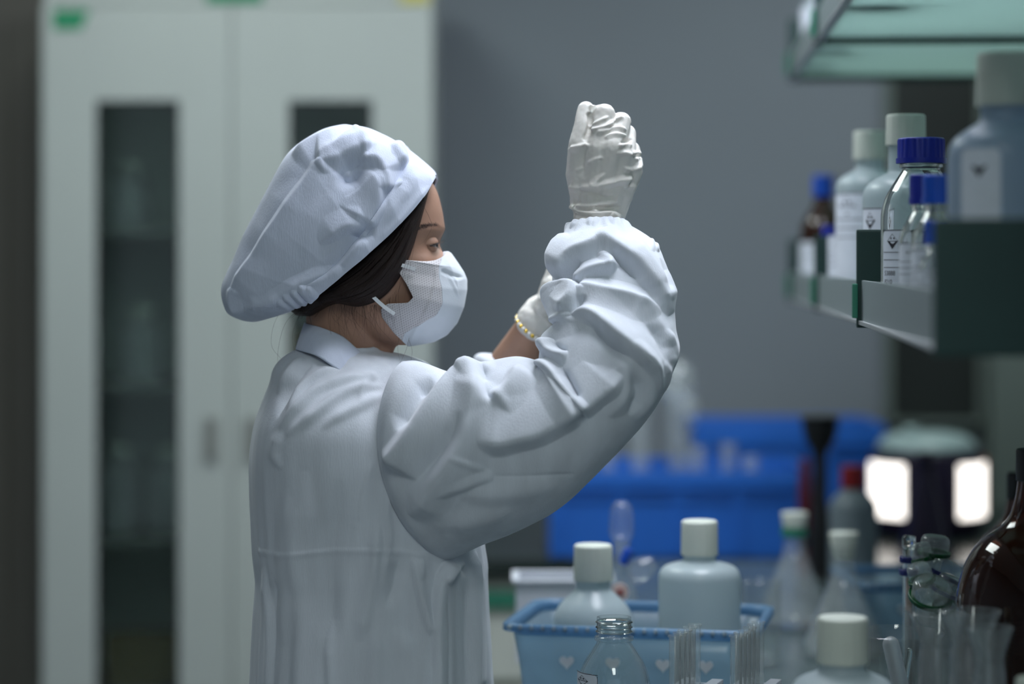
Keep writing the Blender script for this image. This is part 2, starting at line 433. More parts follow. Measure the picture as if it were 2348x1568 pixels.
def tube(name, pts, r, m, parent=None, seg=8, n=None, origin=(0, 0, 0), closed=False):
    pts = np.asarray(pts, float)
    if n: pts = resample(pts, n)
    k = len(pts); r = np.broadcast_to(np.asarray(r, float), (k,)) if np.ndim(r) == 0 or len(np.atleast_1d(r)) == k else np.interp(np.linspace(0, 1, k), np.linspace(0, 1, len(r)), r)
    t = np.gradient(pts, axis=0); t /= np.linalg.norm(t, axis=1, keepdims=True)
    u = np.cross(t, np.array([0.3, 0.5, 0.81])); u /= np.linalg.norm(u, axis=1, keepdims=True); v = np.cross(t, u)
    a = np.linspace(0, 2 * math.pi, seg, endpoint=False)
    G = pts[:, None, :] + r[:, None, None] * (u[:, None, :] * np.cos(a)[None, :, None] + v[:, None, :] * np.sin(a)[None, :, None])
    Fc = grid_faces(k, seg, False, True).tolist()
    Fc.append(list(range(seg))[::-1]); Fc.append([(k - 1) * seg + i for i in range(seg)])
    return mesh_obj(name, G.reshape(-1, 3), Fc, m, parent, origin=origin)

# ------------------------------------------------------------------ the room
XL, XR, YB, YF = -2.1, 1.75, -2.0, 6.0
def struct(o, label): return tag(o, label, None, None, 'structure')
def wall(name, b, m, label): 
    o = boxes(name, [b], m, bev=0.0); return struct(o, label)
wall('floor', (XL - .1, XR + .1, YB - .1, YF + .1, -0.1, 0.0), M['floor'], 'grey floor of the laboratory')
wall('ceiling', (XL - .1, XR + .1, YB - .1, YF + .1, CEIL, CEIL + .1), M['ceil'], 'white ceiling of the laboratory')
wall('wall_back', (XL - .1, XR + .1, YF, YF + .1, 0, CEIL), M['wall'], 'grey blue wall at the far end')
wall('wall_left', (XL - .1, XL, YB, YF, 0, CEIL), M['wall'], 'grey blue wall on the left')
wall('wall_right', (XR, XR + .1, YB, YF, 0, CEIL), M['wall'], 'grey blue wall behind the reagent shelves')
# dark door left of the cabinet
d = boxes('door_1', [(-2.0, -1.12, YF - .06, YF - .002, 0, 2.12)], M['doorbrown'], bev=.004); struct(d, 'dark brown door beside the white cabinet')
boxes('door_frame', [(-2.06, -2.0, YF - .09, YF - .002, 0, 2.2), (-1.12, -1.09, YF - .09, YF - .002, 0, 2.2), (-2.06, -1.09, YF - .09, YF - .002, 2.12, 2.2)], M['handle'], d, bev=.003)
boxes('door_stile', [(-1.33, -1.24, YF - .075, YF - .055, .02, 2.1)], M['doorbrown'], d, bev=.004)
# dark window on the back wall, right
def XP(px, Y): return (px - CX) / F * Y
def ZP(py, Y): return EYE - (py - HY) / F * Y
yw = 5.97
w = boxes('window_1', [(XP(2032, yw), XP(2252, yw), yw, YF - .002, ZP(968, yw), 2.3)], M['darkwin'], bev=.0); struct(w, 'dark window pane on the far wall')
fx0, fx1, fz0, fz1 = XP(2026, yw), XP(2258, yw), ZP(975, yw), 2.33
boxes('window_frame', [(fx0, fx0 + .02, yw - .02, yw, fz0, fz1), (fx1 - .02, fx1, yw - .02, yw, fz0, fz1), (fx0, fx1, yw - .02, yw, fz1 - .02, fz1), (fx0, fx1, yw - .02, yw, fz0, fz0 + .015)], M['pillar'], w, bev=.002)
t = boxes('trim_1', [(XP(2262, 5.9), XR - .002, 5.84, YF - .002, 0, CEIL)], M['pillar'], bev=.004); struct(t, 'grey green pillar at the right end of the far wall')

# ceiling lamps
def ceiling_lamp(x, y, sx, sy, label, m='lampdiff'):
    e = empty('ceiling_lamp', (x, y, CEIL - .06), label, 'lamp', 'ceiling lamps')
    boxes('lamp_frame', [(-sx/2-.02, sx/2+.02, -sy/2-.02, sy/2+.02, .02, .059)], M['alu'], e, bev=.003)
    boxes('diffuser', [(-sx/2, sx/2, -sy/2, sy/2, 0, .02)], M[m], e, bev=.002)
ceiling_lamp(0.35, 3.15, .6, 1.3, 'ceiling lamp above the bench and the raised arm', 'lampcool')
ceiling_lamp(-0.75, 4.2, .5, 1.2, 'ceiling lamp in front of the white cabinet')
ceiling_lamp(0.95, 4.7, .5, .9, 'ceiling lamp above the far counter')
ceiling_lamp(0.0, 0.4, .5, 1.2, 'ceiling lamp behind the camera end of the bench')

# ------------------------------------------------------------------ white cabinet
YC = 5.40
def cx_(px): return XP(px, YC)
def cz_(py): return ZP(py, YC)
x0, x1 = cx_(97), cx_(990); zt = cz_(12)
cab = empty('storage_cabinet', ((x0 + x1) / 2, YC + .22, 0), 'tall white two-door cabinet with narrow dark glass windows', 'cabinet')
ox, oy = (x0 + x1) / 2, YC + .22
def cb(name, lst, m, par=cab, bev=.003):
    return boxes(name, [(a - ox, b - ox, c - oy, d_ - oy, e, f) for a, b, c, d_, e, f in lst], m, par, bev)
yb0, yb1 = YC + .022, YC + .45
cb('carcass', [(x0, x0 + .018, yb0, yb1, .0, zt + .09), (x1 - .018, x1, yb0, yb1, .0, zt + .09), (x0 + .018, x1 - .018, yb1 - .015, yb1, .02, zt + .07),
               (x0 + .018, x1 - .018, yb0, yb1 - .015, zt + .005, zt + .09), (x0 + .018, x1 - .018, yb0, yb1 - .015, .04, .06)], M['cab'])
for z in (.45, .80, 1.15, 1.5):
    cb('cabinet_shelf', [(x0 + .019, x1 - .019, yb0 + .03, yb1 - .016, z, z + .015)], M['handle'])
cb('inner_lining', [(x0 + .019, x1 - .019, yb1 - .022, yb1 - .0155, .061, zt)], M['cabin'])
def door(xa, xb, wa, wb, hx, label_):
    wt, wbm = cz_(231), .30
    dd = cb('door', [(xa, wa, YC, YC + .02, .06, zt), (wb, xb, YC, YC + .02, .06, zt), (wa, wb, YC, YC + .02, wt, zt), (wa, wb, YC, YC + .02, .06, wbm)], M['cab'], bev=.0015)
    cb('pane', [(wa - .004, wb + .004, YC + .012, YC + .016, wbm - .004, wt + .004)], M['pane'], dd, bev=0)
    cb('pane_gasket', [(wa, wa + .006, YC + .004, YC + .011, wbm, wt), (wb - .006, wb, YC + .004, YC + .011, wbm, wt), (wa + .006, wb - .006, YC + .004, YC + .011, wt - .006, wt)], M['black'], dd, bev=0)
    cb('handle', [(hx - .014, hx + .014, YC - .012, YC - .001, cz_(1055), cz_(957))], M['handle'], dd, bev=.004)
    return dd
dl = door(x0, cx_(529), cx_(220), cx_(411), cx_(485), '')
dr = door(cx_(532), x1, cx_(662), cx_(853), cx_(578), '')
# coloured tape on the doors
zc = YC - .003
def flat(name, poly, y, m, par, o3, th=.0015):
    n = len(poly)
    V = [(a, y, b) for a, b in poly] + [(a, y + th, b) for a, b in poly]
    Fc = [list(range(n)), list(range(2 * n - 1, n - 1, -1))] + [(i, i + n, (i + 1) % n + n, (i + 1) % n) for i in range(n)]
    o = mesh_obj(name, V, Fc, m, par, smooth=False, origin=o3); fix_normals(o); return o
flat('tape', [(cx_(122), cz_(22)), (cx_(206), cz_(22)), (cx_(186), cz_(68)), (cx_(122), cz_(68))], YC - .002, M['greentape'], dl, (ox, oy, 0))
flat('tape', [(cx_(470), cz_(4)), (cx_(600), cz_(4)), (cx_(600), cz_(-40)), (cx_(470), cz_(-40))], YC + .02, M['greentape'], cab, (ox, oy, 0))
flat('tape', [(cx_(915), cz_(5)), (cx_(985), cz_(5)), (cx_(985), cz_(-40)), (cx_(915), cz_(-40))], YC + .02, M['yellowtape'], cab, (ox, oy, 0))

# ------------------------------------------------------------------ the person
YP = 2.95                                        # depth of her mid plane
PO = P(850, 590, YP); PO = (PO[0], YP, 0.0)      # stands here
def PV(l, Y): return np.array([P(a, b, Y) for a, b in l])

# ---- body: one continuous surface
geos = []
# head: horizontal slices (py, front x, back x, half width m)
hs = [(335, 860, 790, .030), (350, 905, 750, .048), (378, 952, 722, .063), (410, 985, 703, .070), (440, 1003, 694, .0725), (480, 1014, 690, .0735), (505, 1018, 690, .0735),
      (520, 1020, 692, .073), (533, 1018, 694, .0725), (547, 1011, 697, .072), (560, 1008, 699, .0715), (572, 1012, 702, .071), (585, 1020, 705, .0705), (600, 1030, 708, .070), (620, 1040, 712, .069),
      (634, 1043, 718, .068), (645, 1030, 722, .067), (665, 1024, 728, .0655), (685, 1024, 735, .063), (705, 1022, 750, .060), (725, 1014, 775, .056),
      (745, 1008, 800, .051), (765, 1002, 830, .045), (780, 985, 860, .036), (790, 965, 890, .022)]
H = catmull(np.array(hs, float), 110)
th = np.linspace(0, 2 * math.pi, 64, endpoint=False)
rows = []
for py, xf, xb, hw in H:
    c, s = np.cos(th), np.sin(th)
    # front half narrows like a face, back half rounder
    xm = xb + (xf - xb) * 0.42
    x = np.where(c > 0, xm + (xf - xm) * np.abs(c) ** 0.92, xm + (xb - xm) * np.abs(c) ** 0.9)
    yy = hw * np.sign(s) * np.abs(s) ** (0.80)
    face = np.clip(c, 0, 1)
    yy = yy * (1 - 0.10 * face)
    rows.append(np.stack([(x - CX) / F * YP, YP - yy, np.full_like(x, EYE - (py - HY) / F * YP)], 1))
G = np.array(rows)
hv = G.reshape(-1, 3); hf = grid_faces(len(H), 64, False, True).tolist()
hf.append(list(range(64))); hf.append([(len(H) - 1) * 64 + i for i in range(64)])
geos.append((hv, hf))
# neck, trunk, arms, legs
geos += chain([P(800, 660, YP), P(792, 760, YP), P(785, 850, YP), P(800, 970, YP)], [.052, .049, .046, .060])
geos.append(capsule(P(882, 770, YP), P(858, 836, YP), .018, .016))
geos += chain([P(800, 975, YP - .05), P(800, 975, YP + .09)], [.065, .065])
geos += chain([P(840, 1010, YP - .04), P(850, 1250, YP - .03), P(850, 1500, YP - .03), P(850, 1700, YP - .03)], [.105, .100, .098, .105])
geos += chain([P(840, 1010, YP + .05), P(850, 1250, YP + .04), P(850, 1500, YP + .04), P(850, 1700, YP + .04)], [.105, .100, .098, .105])
RS, RE, RW = P(960, 985, 2.85), P(1425, 890, 2.81), P(1372, 520, 2.90)
geos += chain([P(850, 985, YP - .03), RS, RE, RW], [.060, .052, .037, .027])
LS, LE, LW = P(900, 950, 3.09), P(1085, 985, 3.16), P(1236, 742, 3.05)
geos += chain([P(840, 980, YP + .05), LS, LE, LW], [.06, .052, .040, .0255])
for dy in (-.085, .085):
    geos += chain([(PO[0] + .0, YP + dy, .88), (PO[0] + .01, YP + dy, .48), (PO[0] - .02, YP + dy, .09), (PO[0] + .13, YP + dy, .045)], [.085, .055, .040, .032])
# hands (fingers as chains of joints)
def J(px, py, y): return P(px, py, y)
HY0 = 2.90
RH = {
 'thumb': ([J(1345, 470, 2.915), J(1330, 400, 2.905), J(1330, 335, 2.900), J(1339, 290, 2.905), J(1344, 253, 2.915)], [.017, .0165, .0135, .0112, .0098]),
 'index': ([J(1355, 490, 2.90), J(1372, 345, 2.892), J(1386, 262, 2.905), J(1371, 262, 2.930), J(1362, 266, 2.945)], [.016, .0150, .0120, .0100, .0088]),
 'middle': ([J(1372, 490, 2.90), J(1402, 340, 2.890), J(1424, 281, 2.912), J(1408, 290, 2.945), J(1388, 310, 2.955)], [.016, .0150, .0115, .0100, .0090]),
 'ring': ([J(1390, 495, 2.902), J(1428, 358, 2.896), J(1436, 308, 2.925), J(1415, 318, 2.955), J(1394, 338, 2.965)], [.015, .0145, .0110, .0095, .0085]),
 'little': ([J(1402, 500, 2.908), J(1447, 393, 2.906), J(1447, 345, 2.932), J(1428, 348, 2.960), J(1408, 362, 2.965)], [.014, .0130, .0100, .0085, .0078]),
}
def offs(p, d): return (p[0] + d[0], p[1] + d[1], p[2] + d[2])
LHb = (1262, 690); 
def LJ(px, py, y): return P(px, py, y)
LH = {
 'thumb': ([LJ(1255, 700, 3.03), LJ(1290, 665, 3.005), LJ(1325, 640, 2.995), LJ(1350, 615, 3.0)], [.015, .014, .0115, .0095]),
 'index': ([LJ(1252, 700, 3.05), LJ(1285, 610, 3.05), LJ(1325, 585, 3.035), LJ(1350, 595, 3.015), LJ(1352, 612, 3.005)], [.015, .0140, .0110, .0095, .0085]),
 'middle': ([LJ(1256, 702, 3.065), LJ(1293, 612, 3.07), LJ(1335, 600, 3.06), LJ(1358, 620, 3.04), LJ(1352, 640, 3.025)], [.015, .0140, .0110, .0095, .0085]),
 'ring': ([LJ(1260, 706, 3.075), LJ(1302, 625, 3.088), LJ(1342, 622, 3.08), LJ(1360, 645, 3.06), LJ(1350, 662, 3.04)], [.015, .0135, .0105, .0092, .0082]),
 'little': ([LJ(1264, 712, 3.085), LJ(1312, 645, 3.10), LJ(1345, 648, 3.095), LJ(1358, 668, 3.08), LJ(1350, 682, 3.06)], [.014, .0125, .0095, .0082, .0075]),
}
def hand_geo(Hd, wrist, wr, grow=0.0, arm=None):
    g = []
    for k, (p, r) in Hd.items():
        g += chain(p, [q + grow for q in r])
        g.append(capsule(wrist, p[0], wr + grow, r[0] + grow))
    # web of the palm between neighbouring knuckles
    names = ['index', 'middle', 'ring', 'little']
    for a, b in zip(names[:-1], names[1:]):
        g.append(capsule(Hd[a][0][1], Hd[b][0][1], Hd[a][1][1] + grow - .001, Hd[b][1][1] + grow - .001))
        ma = np.mean([Hd[a][0][0], Hd[a][0][1]], 0); mb = np.mean([Hd[b][0][0], Hd[b][0][1]], 0)
        g.append(capsule(ma, mb, .014 + grow, .014 + grow))
    ma = np.mean([Hd['index'][0][0], Hd['index'][0][1]], 0)
    g.append(capsule(Hd['thumb'][0][1], ma, .0155 + grow, .015 + grow))
    g.append(capsule(Hd['thumb'][0][1], Hd['index'][0][1], .010 + grow, .012 + grow))
    if arm is not None: g.append(capsule(wrist, arm, wr + grow, wr * 1.08 + grow))
    return g
geos += hand_geo(RH, RW, .022, -.0050)
geos += hand_geo(LH, LW, .0225, -.0040)

person = union('person', geos, 0.0030, M['skin'], None, 5, origin=PO)
person.location = PO
tag(person, 'woman in white lab coat and cap raising a gloved hand beside the bench', 'person')
def face_detail(v, n):
    px = to_px(v); u, w_ = px[:, 0], px[:, 1]
    side = v[:, 1] < YP
    h = np.zeros(len(v))
    def blob(cx, cy, sx, sy, a, tilt=0.0):
        dx, dy = u - cx, w_ - cy
        ddx = dx * math.cos(tilt) + dy * math.sin(tilt); ddy = -dx * math.sin(tilt) + dy * math.cos(tilt)
        return a * np.exp(-(ddx / sx) ** 2 - (ddy / sy) ** 2)
    yc = YP + 0.0
    near = np.abs(v[:, 1] - YP) > 0.006
    h += blob(1000, 560, 18, 12, -.0030) * near       # eye socket
    h += blob(985, 525, 30, 9, .0016) * near          # brow ridge
    h += blob(975, 596, 26, 14, .0020) * near         # cheekbone
    h += blob(965, 470, 22, 30, -.0015) * near        # temple
    v = v + n * (h * (w_ < 640) * (u > 900))[:, None]
    return v
displace(person, face_detail, PO)

def child(name, verts, faces, m, par=person, smooth=True):
    return mesh_obj(name, verts, faces, m, par, smooth, origin=PO)

# eye, lids, lashes, brow (both sides)
def ellipsoid(c, r, nu=24, nv=14):
    a = np.linspace(0, 2 * math.pi, nu, endpoint=False); b = np.linspace(-math.pi / 2 + .01, math.pi / 2 - .01, nv)
    B, A = np.meshgrid(b, a, indexing='ij')
    V = np.stack([c[0] + r[0] * np.cos(B) * np.cos(A), c[1] + r[1] * np.cos(B) * np.sin(A), c[2] + r[2] * np.sin(B)], -1).reshape(-1, 3)
    Fc = grid_faces(nv, nu, False, True).tolist(); Fc.append(list(range(nu))[::-1]); Fc.append([(nv - 1) * nu + i for i in range(nu)])
    return V, Fc
for sgn in (-1, 1):
    ec = np.array(P(983, 562, YP)); ec[1] = YP + sgn * .0275
    V, Fc = ellipsoid(ec, (.0112, .0112, .0112)); eye = child('eye', V, Fc, M['eye'])
    ic = ec + np.array([.0084, sgn * -.001, .0005]); V, Fc = ellipsoid(ic, (.0042, .0062, .0062), 16, 8); child('iris', V, Fc, M['iris'], eye)
    # upper lid and lower lid: thin arcs hugging the ball
    for lo, nm in ((0, 'upper_eyelid'), (1, 'lower_eyelid')):
        nu, nv = 20, 8
        a = np.linspace(-2.3, 2.3, nu)                   # round the ball, 0 = straight ahead (+x)
        rows = []
        for k in range(nv):
            t = k / (nv - 1)
            el = (math.radians(13) * np.cos(np.minimum(np.abs(a) * 1.15, math.pi / 2)) - math.radians(3) + t * math.radians(60)) if not lo else (-math.radians(12) * np.cos(np.minimum(np.abs(a) * 1.15, math.pi / 2)) - math.radians(3) - t * math.radians(55))
            rr = .0120
            rows.append(np.stack([ec[0] + rr * np.cos(el) * np.cos(a), ec[1] + rr * np.cos(el) * np.sin(a) * 1.0, ec[2] + rr * np.sin(el)], 1))
        lid = child(nm, np.array(rows).reshape(-1, 3), grid_faces(nv, nu), M['skin'])
        so = lid.modifiers.new('t', 'SOLIDIFY'); so.thickness = .0012
    a = np.linspace(-1.36, 1.36, 24); el = math.radians(13) * np.cos(np.minimum(np.abs(a) * 1.15, math.pi / 2)) - math.radians(3)
    ml_ = np.stack([ec[0] + .0124 * np.cos(el) * np.cos(a), ec[1] + .0124 * np.cos(el) * np.sin(a), ec[2] + .0124 * np.sin(el)], 1)
    tube('lash_line', ml_, .0011, M['strand'], eye, seg=6, origin=PO)
    ls_v = []; ls_f = []; off = 0
    for k in range(22):
        a = -1.0 + 2.0 * k / 21
        for el, up in ((math.radians(12) * math.cos(a), 1), (-math.radians(14) * math.cos(a), -1)):
            d0 = np.array([math.cos(el) * math.cos(a), math.cos(el) * math.sin(a), math.sin(el)])
            p0 = ec + .0122 * d0; ln = .0100 if up > 0 else .0045
            p1 = p0 + ln * .55 * d0 + np.array([0, 0, -.001 * up]); p2 = p0 + ln * d0 + np.array([0, 0, .0030 * up])
            wv = np.array([-math.sin(a), math.cos(a), 0]) * .00034
            q = [p0 - wv, p0 + wv, p1 - wv * .8, p1 + wv * .8, p2]
            ls_v += q; ls_f += [(off, off + 1, off + 3, off + 2), (off + 2, off + 3, off + 4)]; off += 5
    tag(child('eyelashes', np.array(ls_v), ls_f, M['strand'], eye), kind='stuff')

# brow: fine hairs lying on the brow ridge
bv = []; bf = []; off = 0
deps = bpy.context.evaluated_depsgraph_get()
from mathutils.bvhtree import BVHTree
bvh = BVHTree.FromObject(person, deps)
for k in range(280):
    t = rng.random(); px = 960 + 60 * t; py = 527 - 12 * math.sin(t * 2.2) + 9 * t ** 3 + rng.normal(0, 2.2)
    for sgn in (-1, 1):
        o_ = Vector(P(px, py, YP)); o_.y = YP + sgn * .2
        hit = bvh.ray_cast(o_ - Vector(PO), Vector((0, -sgn, 0)))
        if hit[0] is None: continue
        p = np.array(hit[0]); nrm = np.array(hit[1])
        d = np.array([-.0045, 0, .0012 + rng.normal(0, .0008)]); d = d - nrm * d.dot(nrm)
        wv = np.cross(d, nrm); wv = wv / np.linalg.norm(wv) * .00025
        p = p + nrm * .0006
        bv += [p - wv, p + wv, p + d + nrm * .0008]; bf.append((off, off + 1, off + 2)); off += 3
tag(mesh_obj('eyebrow', np.array(bv), bf, M['strand'], person), kind='stuff')

# ---- hair under the cap
top = [(985, 408), (975, 428), (950, 470), (900, 530), (850, 575), (800, 618), (750, 660), (705, 688), (690, 690)]
hem = [(984, 420), (974, 460), (958, 520), (940, 578), (915, 634), (880, 676), (832, 694), (775, 688), (716, 716)]
n = 160; T_ = resample(top, n); Hm = resample(hem, n)
m_ = 40; tt = np.linspace(0, 1, m_)
for_sides = []
for sgn in (-1, 1):
    s = np.linspace(0, 1, n)
    wid = np.interp(s, [0, .08, .25, .5, .75, .9, 1], [.048, .058, .069, .075, .072, .060, .040])
    R = []
    for k in tt:
        b = T_ * (1 - k) + Hm * k
        dep = wid * (1.0 + .13 * math.sin(math.pi * k * .85) - .22 * k ** 6)
        Z = np.array([P(b[i, 0], b[i, 1], YP) for i in range(n)]); Z[:, 1] = YP + sgn * dep
        R.append(Z)
    R = np.array(R)
    # locks
    ph = np.linspace(0, 1, n)
    lock = (.0009 * np.sin(tt * 30 + 1)[:, None] + .0006 * np.sin(tt * 71)[:, None]) * np.sin(ph * 3.1 + .02)[None, :] ** .5 + .0006 * np.sin(tt[:, None] * 45 + ph[None, :] * 9)
    R[:, :, 1] += sgn * lock
    for_sides.append(R)
# join the two sides round the back of the head with rows
A, B = for_sides
back = []
for q in np.linspace(0, 1, 30)[1:-1]:
    a = math.pi * q; mid = A[:, -1] * .5 + B[:, -1] * .5; half = (B[:, -1] - A[:, -1]) / 2
    back.append(mid - half * math.cos(a) + np.array([-.018 * math.sin(a), 0, 0]))
full = np.concatenate([A, np.array(back).transpose(1, 0, 2), B[:, ::-1]], 1)
hair = child('hair', full.reshape(-1, 3), grid_faces(full.shape[0], full.shape[1]), M['hair'])
so = hair.modifiers.new('t', 'SOLIDIFY'); so.thickness = .004; so.offset = -1
# nape tuft and loose strands
sv = []; sf = []; off = 0
def strand(pts, r0, n=14):
    global off
    p = resample(np.array(pts), n); w = np.array([0.5, 0, .86])
    t = np.gradient(p, axis=0); sd = np.cross(t, np.array([0, 1.0, 0.2])); sd /= np.maximum(np.linalg.norm(sd, axis=1, keepdims=True), 1e-9)
    ww = np.interp(np.linspace(0, 1, n), [0, .6, 1], [r0, r0 * .8, r0 * .2])[:, None]
    up = np.cross(sd, t); up /= np.maximum(np.linalg.norm(up, axis=1, keepdims=True), 1e-9)
    a, b, c = p + sd * ww, p - sd * ww * .5 + up * ww * .8, p - sd * ww * .5 - up * ww * .8
    for i in range(n): sv.extend([a[i], b[i], c[i]])
    for i in range(n - 1):
        for k in range(3): sf.append((off + i * 3 + k, off + i * 3 + (k + 1) % 3, off + i * 3 + 3 + (k + 1) % 3, off + i * 3 + 3 + k))
    off += n * 3
def S(l, y): return [P(a, b, y) for a, b in l]
for k in range(60):
    x = 690 + rng.random() * 55; y = 690 + rng.normal(0, 6) - (x - 690) * .15
    dx = rng.normal(-10, 10); L = rng.uniform(18, 42); yy = YP - rng.uniform(-.02, .05)
    strand(S([(x, y - 10), (x + dx * .3, y + L * .5), (x + dx, y + L)], yy), .0005, 8)
for k in range(70):       # wisps below the hair hem and over neck
    x = 760 + rng.random() * 150; y = 690 - max(0, x - 860) * .55
    L = rng.uniform(30, 110); yy = YP - .062 + (x - 760) * .00001
    strand(S([(x, y - 8), (x + rng.normal(0, 6), y + L * .5), (x + rng.normal(4, 14), y + L)], yy), .00016, 10)
for l in ([(700, 690), (640, 720), (622, 790), (655, 840), (640, 900)], [(696, 700), (655, 740), (638, 800), (636, 860), (624, 905)], [(705, 705), (720, 770), (730, 830), (690, 870)],
          [(698, 700), (670, 770), (690, 830), (745, 800)], [(915, 775), (912, 800), (918, 830)], [(938, 775), (930, 805), (916, 835)], [(938, 780), (945, 805), (940, 840)],
          [(970, 470), (985, 500), (990, 520), (975, 550), (960, 562)], [(962, 480), (950, 560), (935, 640), (925, 700)], [(955, 500), (940, 590), (905, 690), (880, 760)], [(945, 560), (915, 660), (920, 740), (935, 790)]):
    strand(S(l, YP - (.075 if l[0][0] > 900 else .03)), .00018, 24)
tag(child('loose_strands', np.array(sv), sf, M['strand'], hair), kind='stuff')

# ---- cap
U = [(997, 404), (990, 392), (949, 357), (916, 334), (883, 315), (843, 298), (807, 292), (782, 291), (734, 305), (673, 346), (636, 401), (600, 477), (560, 557), (527, 623), (513, 663), (520, 703), (535, 721), (575, 733), (614, 726), (654, 710), (678, 692)]
Lw = [(998, 409), (982, 444), (960, 476), (934, 506), (908, 534), (880, 561), (845, 592), (807, 624), (775, 650), (738, 677), (722, 683), (700, 692), (682, 690)]
n, m_ = 420, 200
Us, Ls = resample(U, n), resample(Lw, n)
s = np.linspace(0, 1, n)
# pair the brim so that it spreads along the crown
so_ = np.interp(s, [0, .12, .30, .62, .80, 1], [0, .15, .42, .78, .92, 1]); Ls = np.stack([np.interp(so_, s, Ls[:, j]) for j in range(2)], 1)
wd_ = np.interp(s, [0, .03, .10, .22, .38, .55, .70, .82, .92, 1.0], [.040, .060, .078, .094, .102, .100, .092, .075, .055, .035])
cap_folds = [
 ([(748, 378), (640, 540), (545, 666)], 6.5, 60, 9, 1.1, .03, .1),
 ([(547, 660), (544, 690), (556, 722)], 4, 14, 8, 1.2, .1, .2),
 ([(741, 384), (780, 376), (818, 360), (858, 352)], 9, 34, 16, 1.2, .10, .10),
 ([(862, 352), (836, 378), (800, 397), (785, 412)], -5, 12, 14, 1.6, .2, .3),
 ([(790, 400), (806, 418), (845, 402)], -10, 15, 15, 1.7, .3, .3),
 ([(832, 374), (868, 380), (888, 406), (899, 444)], 9, 20, 12, 1.2, .15, .10),
 ([(846, 398), (872, 424), (876, 470), (851, 523)], 9, 11, 45, 1.2, .2, .1),
 ([(750, 560), (805, 524), (848, 522)], 6, 24, 9, 1.2, .35, .15),
 ([(815, 540), (845, 545), (868, 520)], -9, 11, 9, 1.6, .3, .3),
 ([(806, 300), (734, 328), (680, 361)], 6, 42, 9, 1.2, .3, .2),
 ([(812, 306), (843, 334), (880, 346), (912, 350), (936, 384)], 8, 9, 34, 1.2, .06, .06),
 ([(840, 318), (880, 335), (915, 336)], -9, 9, 8, 1.6, .3, .3),
 ([(900, 350), (922, 368), (930, 384)], 4, 9, 9, 1.3, .2, .2),
 ([(856, 525), (835, 565), (800, 610)], 4, 14, 8, 1.3, .2, .4),
 ([(795, 612), (700, 650), (625, 690), (585, 676)], 5, 26, 12, 1.3, .2, .3),
 ([(700, 420), (650, 500), (600, 590)], 3, 30, 30, 2.0, .3, .3),
 ([(620, 400), (580, 500), (545, 600)], 2.5, 20, 20, 2.0, .3, .3),
 ([(780, 450), (700, 560), (640, 640)], 3, 40, 30, 2.0, .3, .3),
 ([(830, 330), (790, 345), (740, 372)], 3.0, 18, 12, 1.6, .3, .3),
 ([(670, 668), (690, 690)], 3.5, 5, 5, 1.3, .2, .0), ([(690, 658), (708, 684)], 4, 5, 6, 1.3, .2, .0), ([(706, 652), (726, 680)], 4, 6, 5, 1.3, .2, .0),
 ([(722, 655), (735, 672)], 3, 5, 5, 1.3, .2, .0), ([(655, 680), (672, 694)], 3, 6, 6, 1.3, .2, .0),
 ([(575, 700), (620, 690), (655, 668)], 3, 9, 14, 1.4, .3, .2),
 ([(985, 432), (935, 495), (880, 552)], 1.0, 3, 6, 1.5, .1, .1), ([(935, 420), (915, 470), (880, 520)], 1.6, 14, 8, 1.6, .2, .3), ([(960, 400), (950, 430), (925, 470)], 1.4, 8, 10, 1.6, .2, .3),
]
cap_sharp = [([(948, 362), (926, 406), (899, 447), (862, 506), (815, 571), (768, 622), (715, 652)], -6.5, 4, 16, 1.2, .0, .15), ([(940, 382), (928, 372), (905, 352)], -2, 3, 3, 1.3, .1, .3)]
t = np.linspace(0, 1, m_)
sides = []
for sgn in (-1, 1):
    a = t * math.pi / 2
    g1 = 1 - np.cos(a) ** 1.0; g2 = np.sin(a) ** 0.85
    pxy = Us[:, None, :] * (1 - g1)[None, :, None] + Ls[:, None, :] * g1[None, :, None]
    G = np.empty((n, m_, 3)); G[..., 1] = YP
    G[..., 0] = (pxy[..., 0] - CX) / F * YP; G[..., 2] = EYE - (pxy[..., 1] - HY) / F * YP
    G[..., 1] = YP + sgn * wd_[:, None] * g2[None, :]
    # the band pulls in toward the head
    N = grid_normals(G)
    if (N[..., 1].mean() * sgn) < 0: N = -N
    hh = cloth_soft(fold_height(pxy.reshape(-1, 2), cap_folds).reshape(n, m_)) * 1.25 + blur_grid(fold_height(pxy.reshape(-1, 2), cap_sharp).reshape(n, m_), 1)
    hh += .0010 * noise3(G.reshape(-1, 3), 60, 3 + sgn).reshape(n, m_) * np.clip(g2 * 1.2, 0, 1)
    hh *= np.clip(t * 9, 0, 1)[None, :]
    G = G + N * hh[..., None] * 1.0
    sides.append(G)
Gc = np.concatenate([sides[0][:, ::-1], sides[1][:, 1:]], 1)
capo = child('cap', Gc.reshape(-1, 3), grid_faces(*Gc.shape[:2]), M['cap'])
so = capo.modifiers.new('t', 'SOLIDIFY'); so.thickness = .0025; so.offset = -1
capo['label'] = 'puffy white cotton cap'
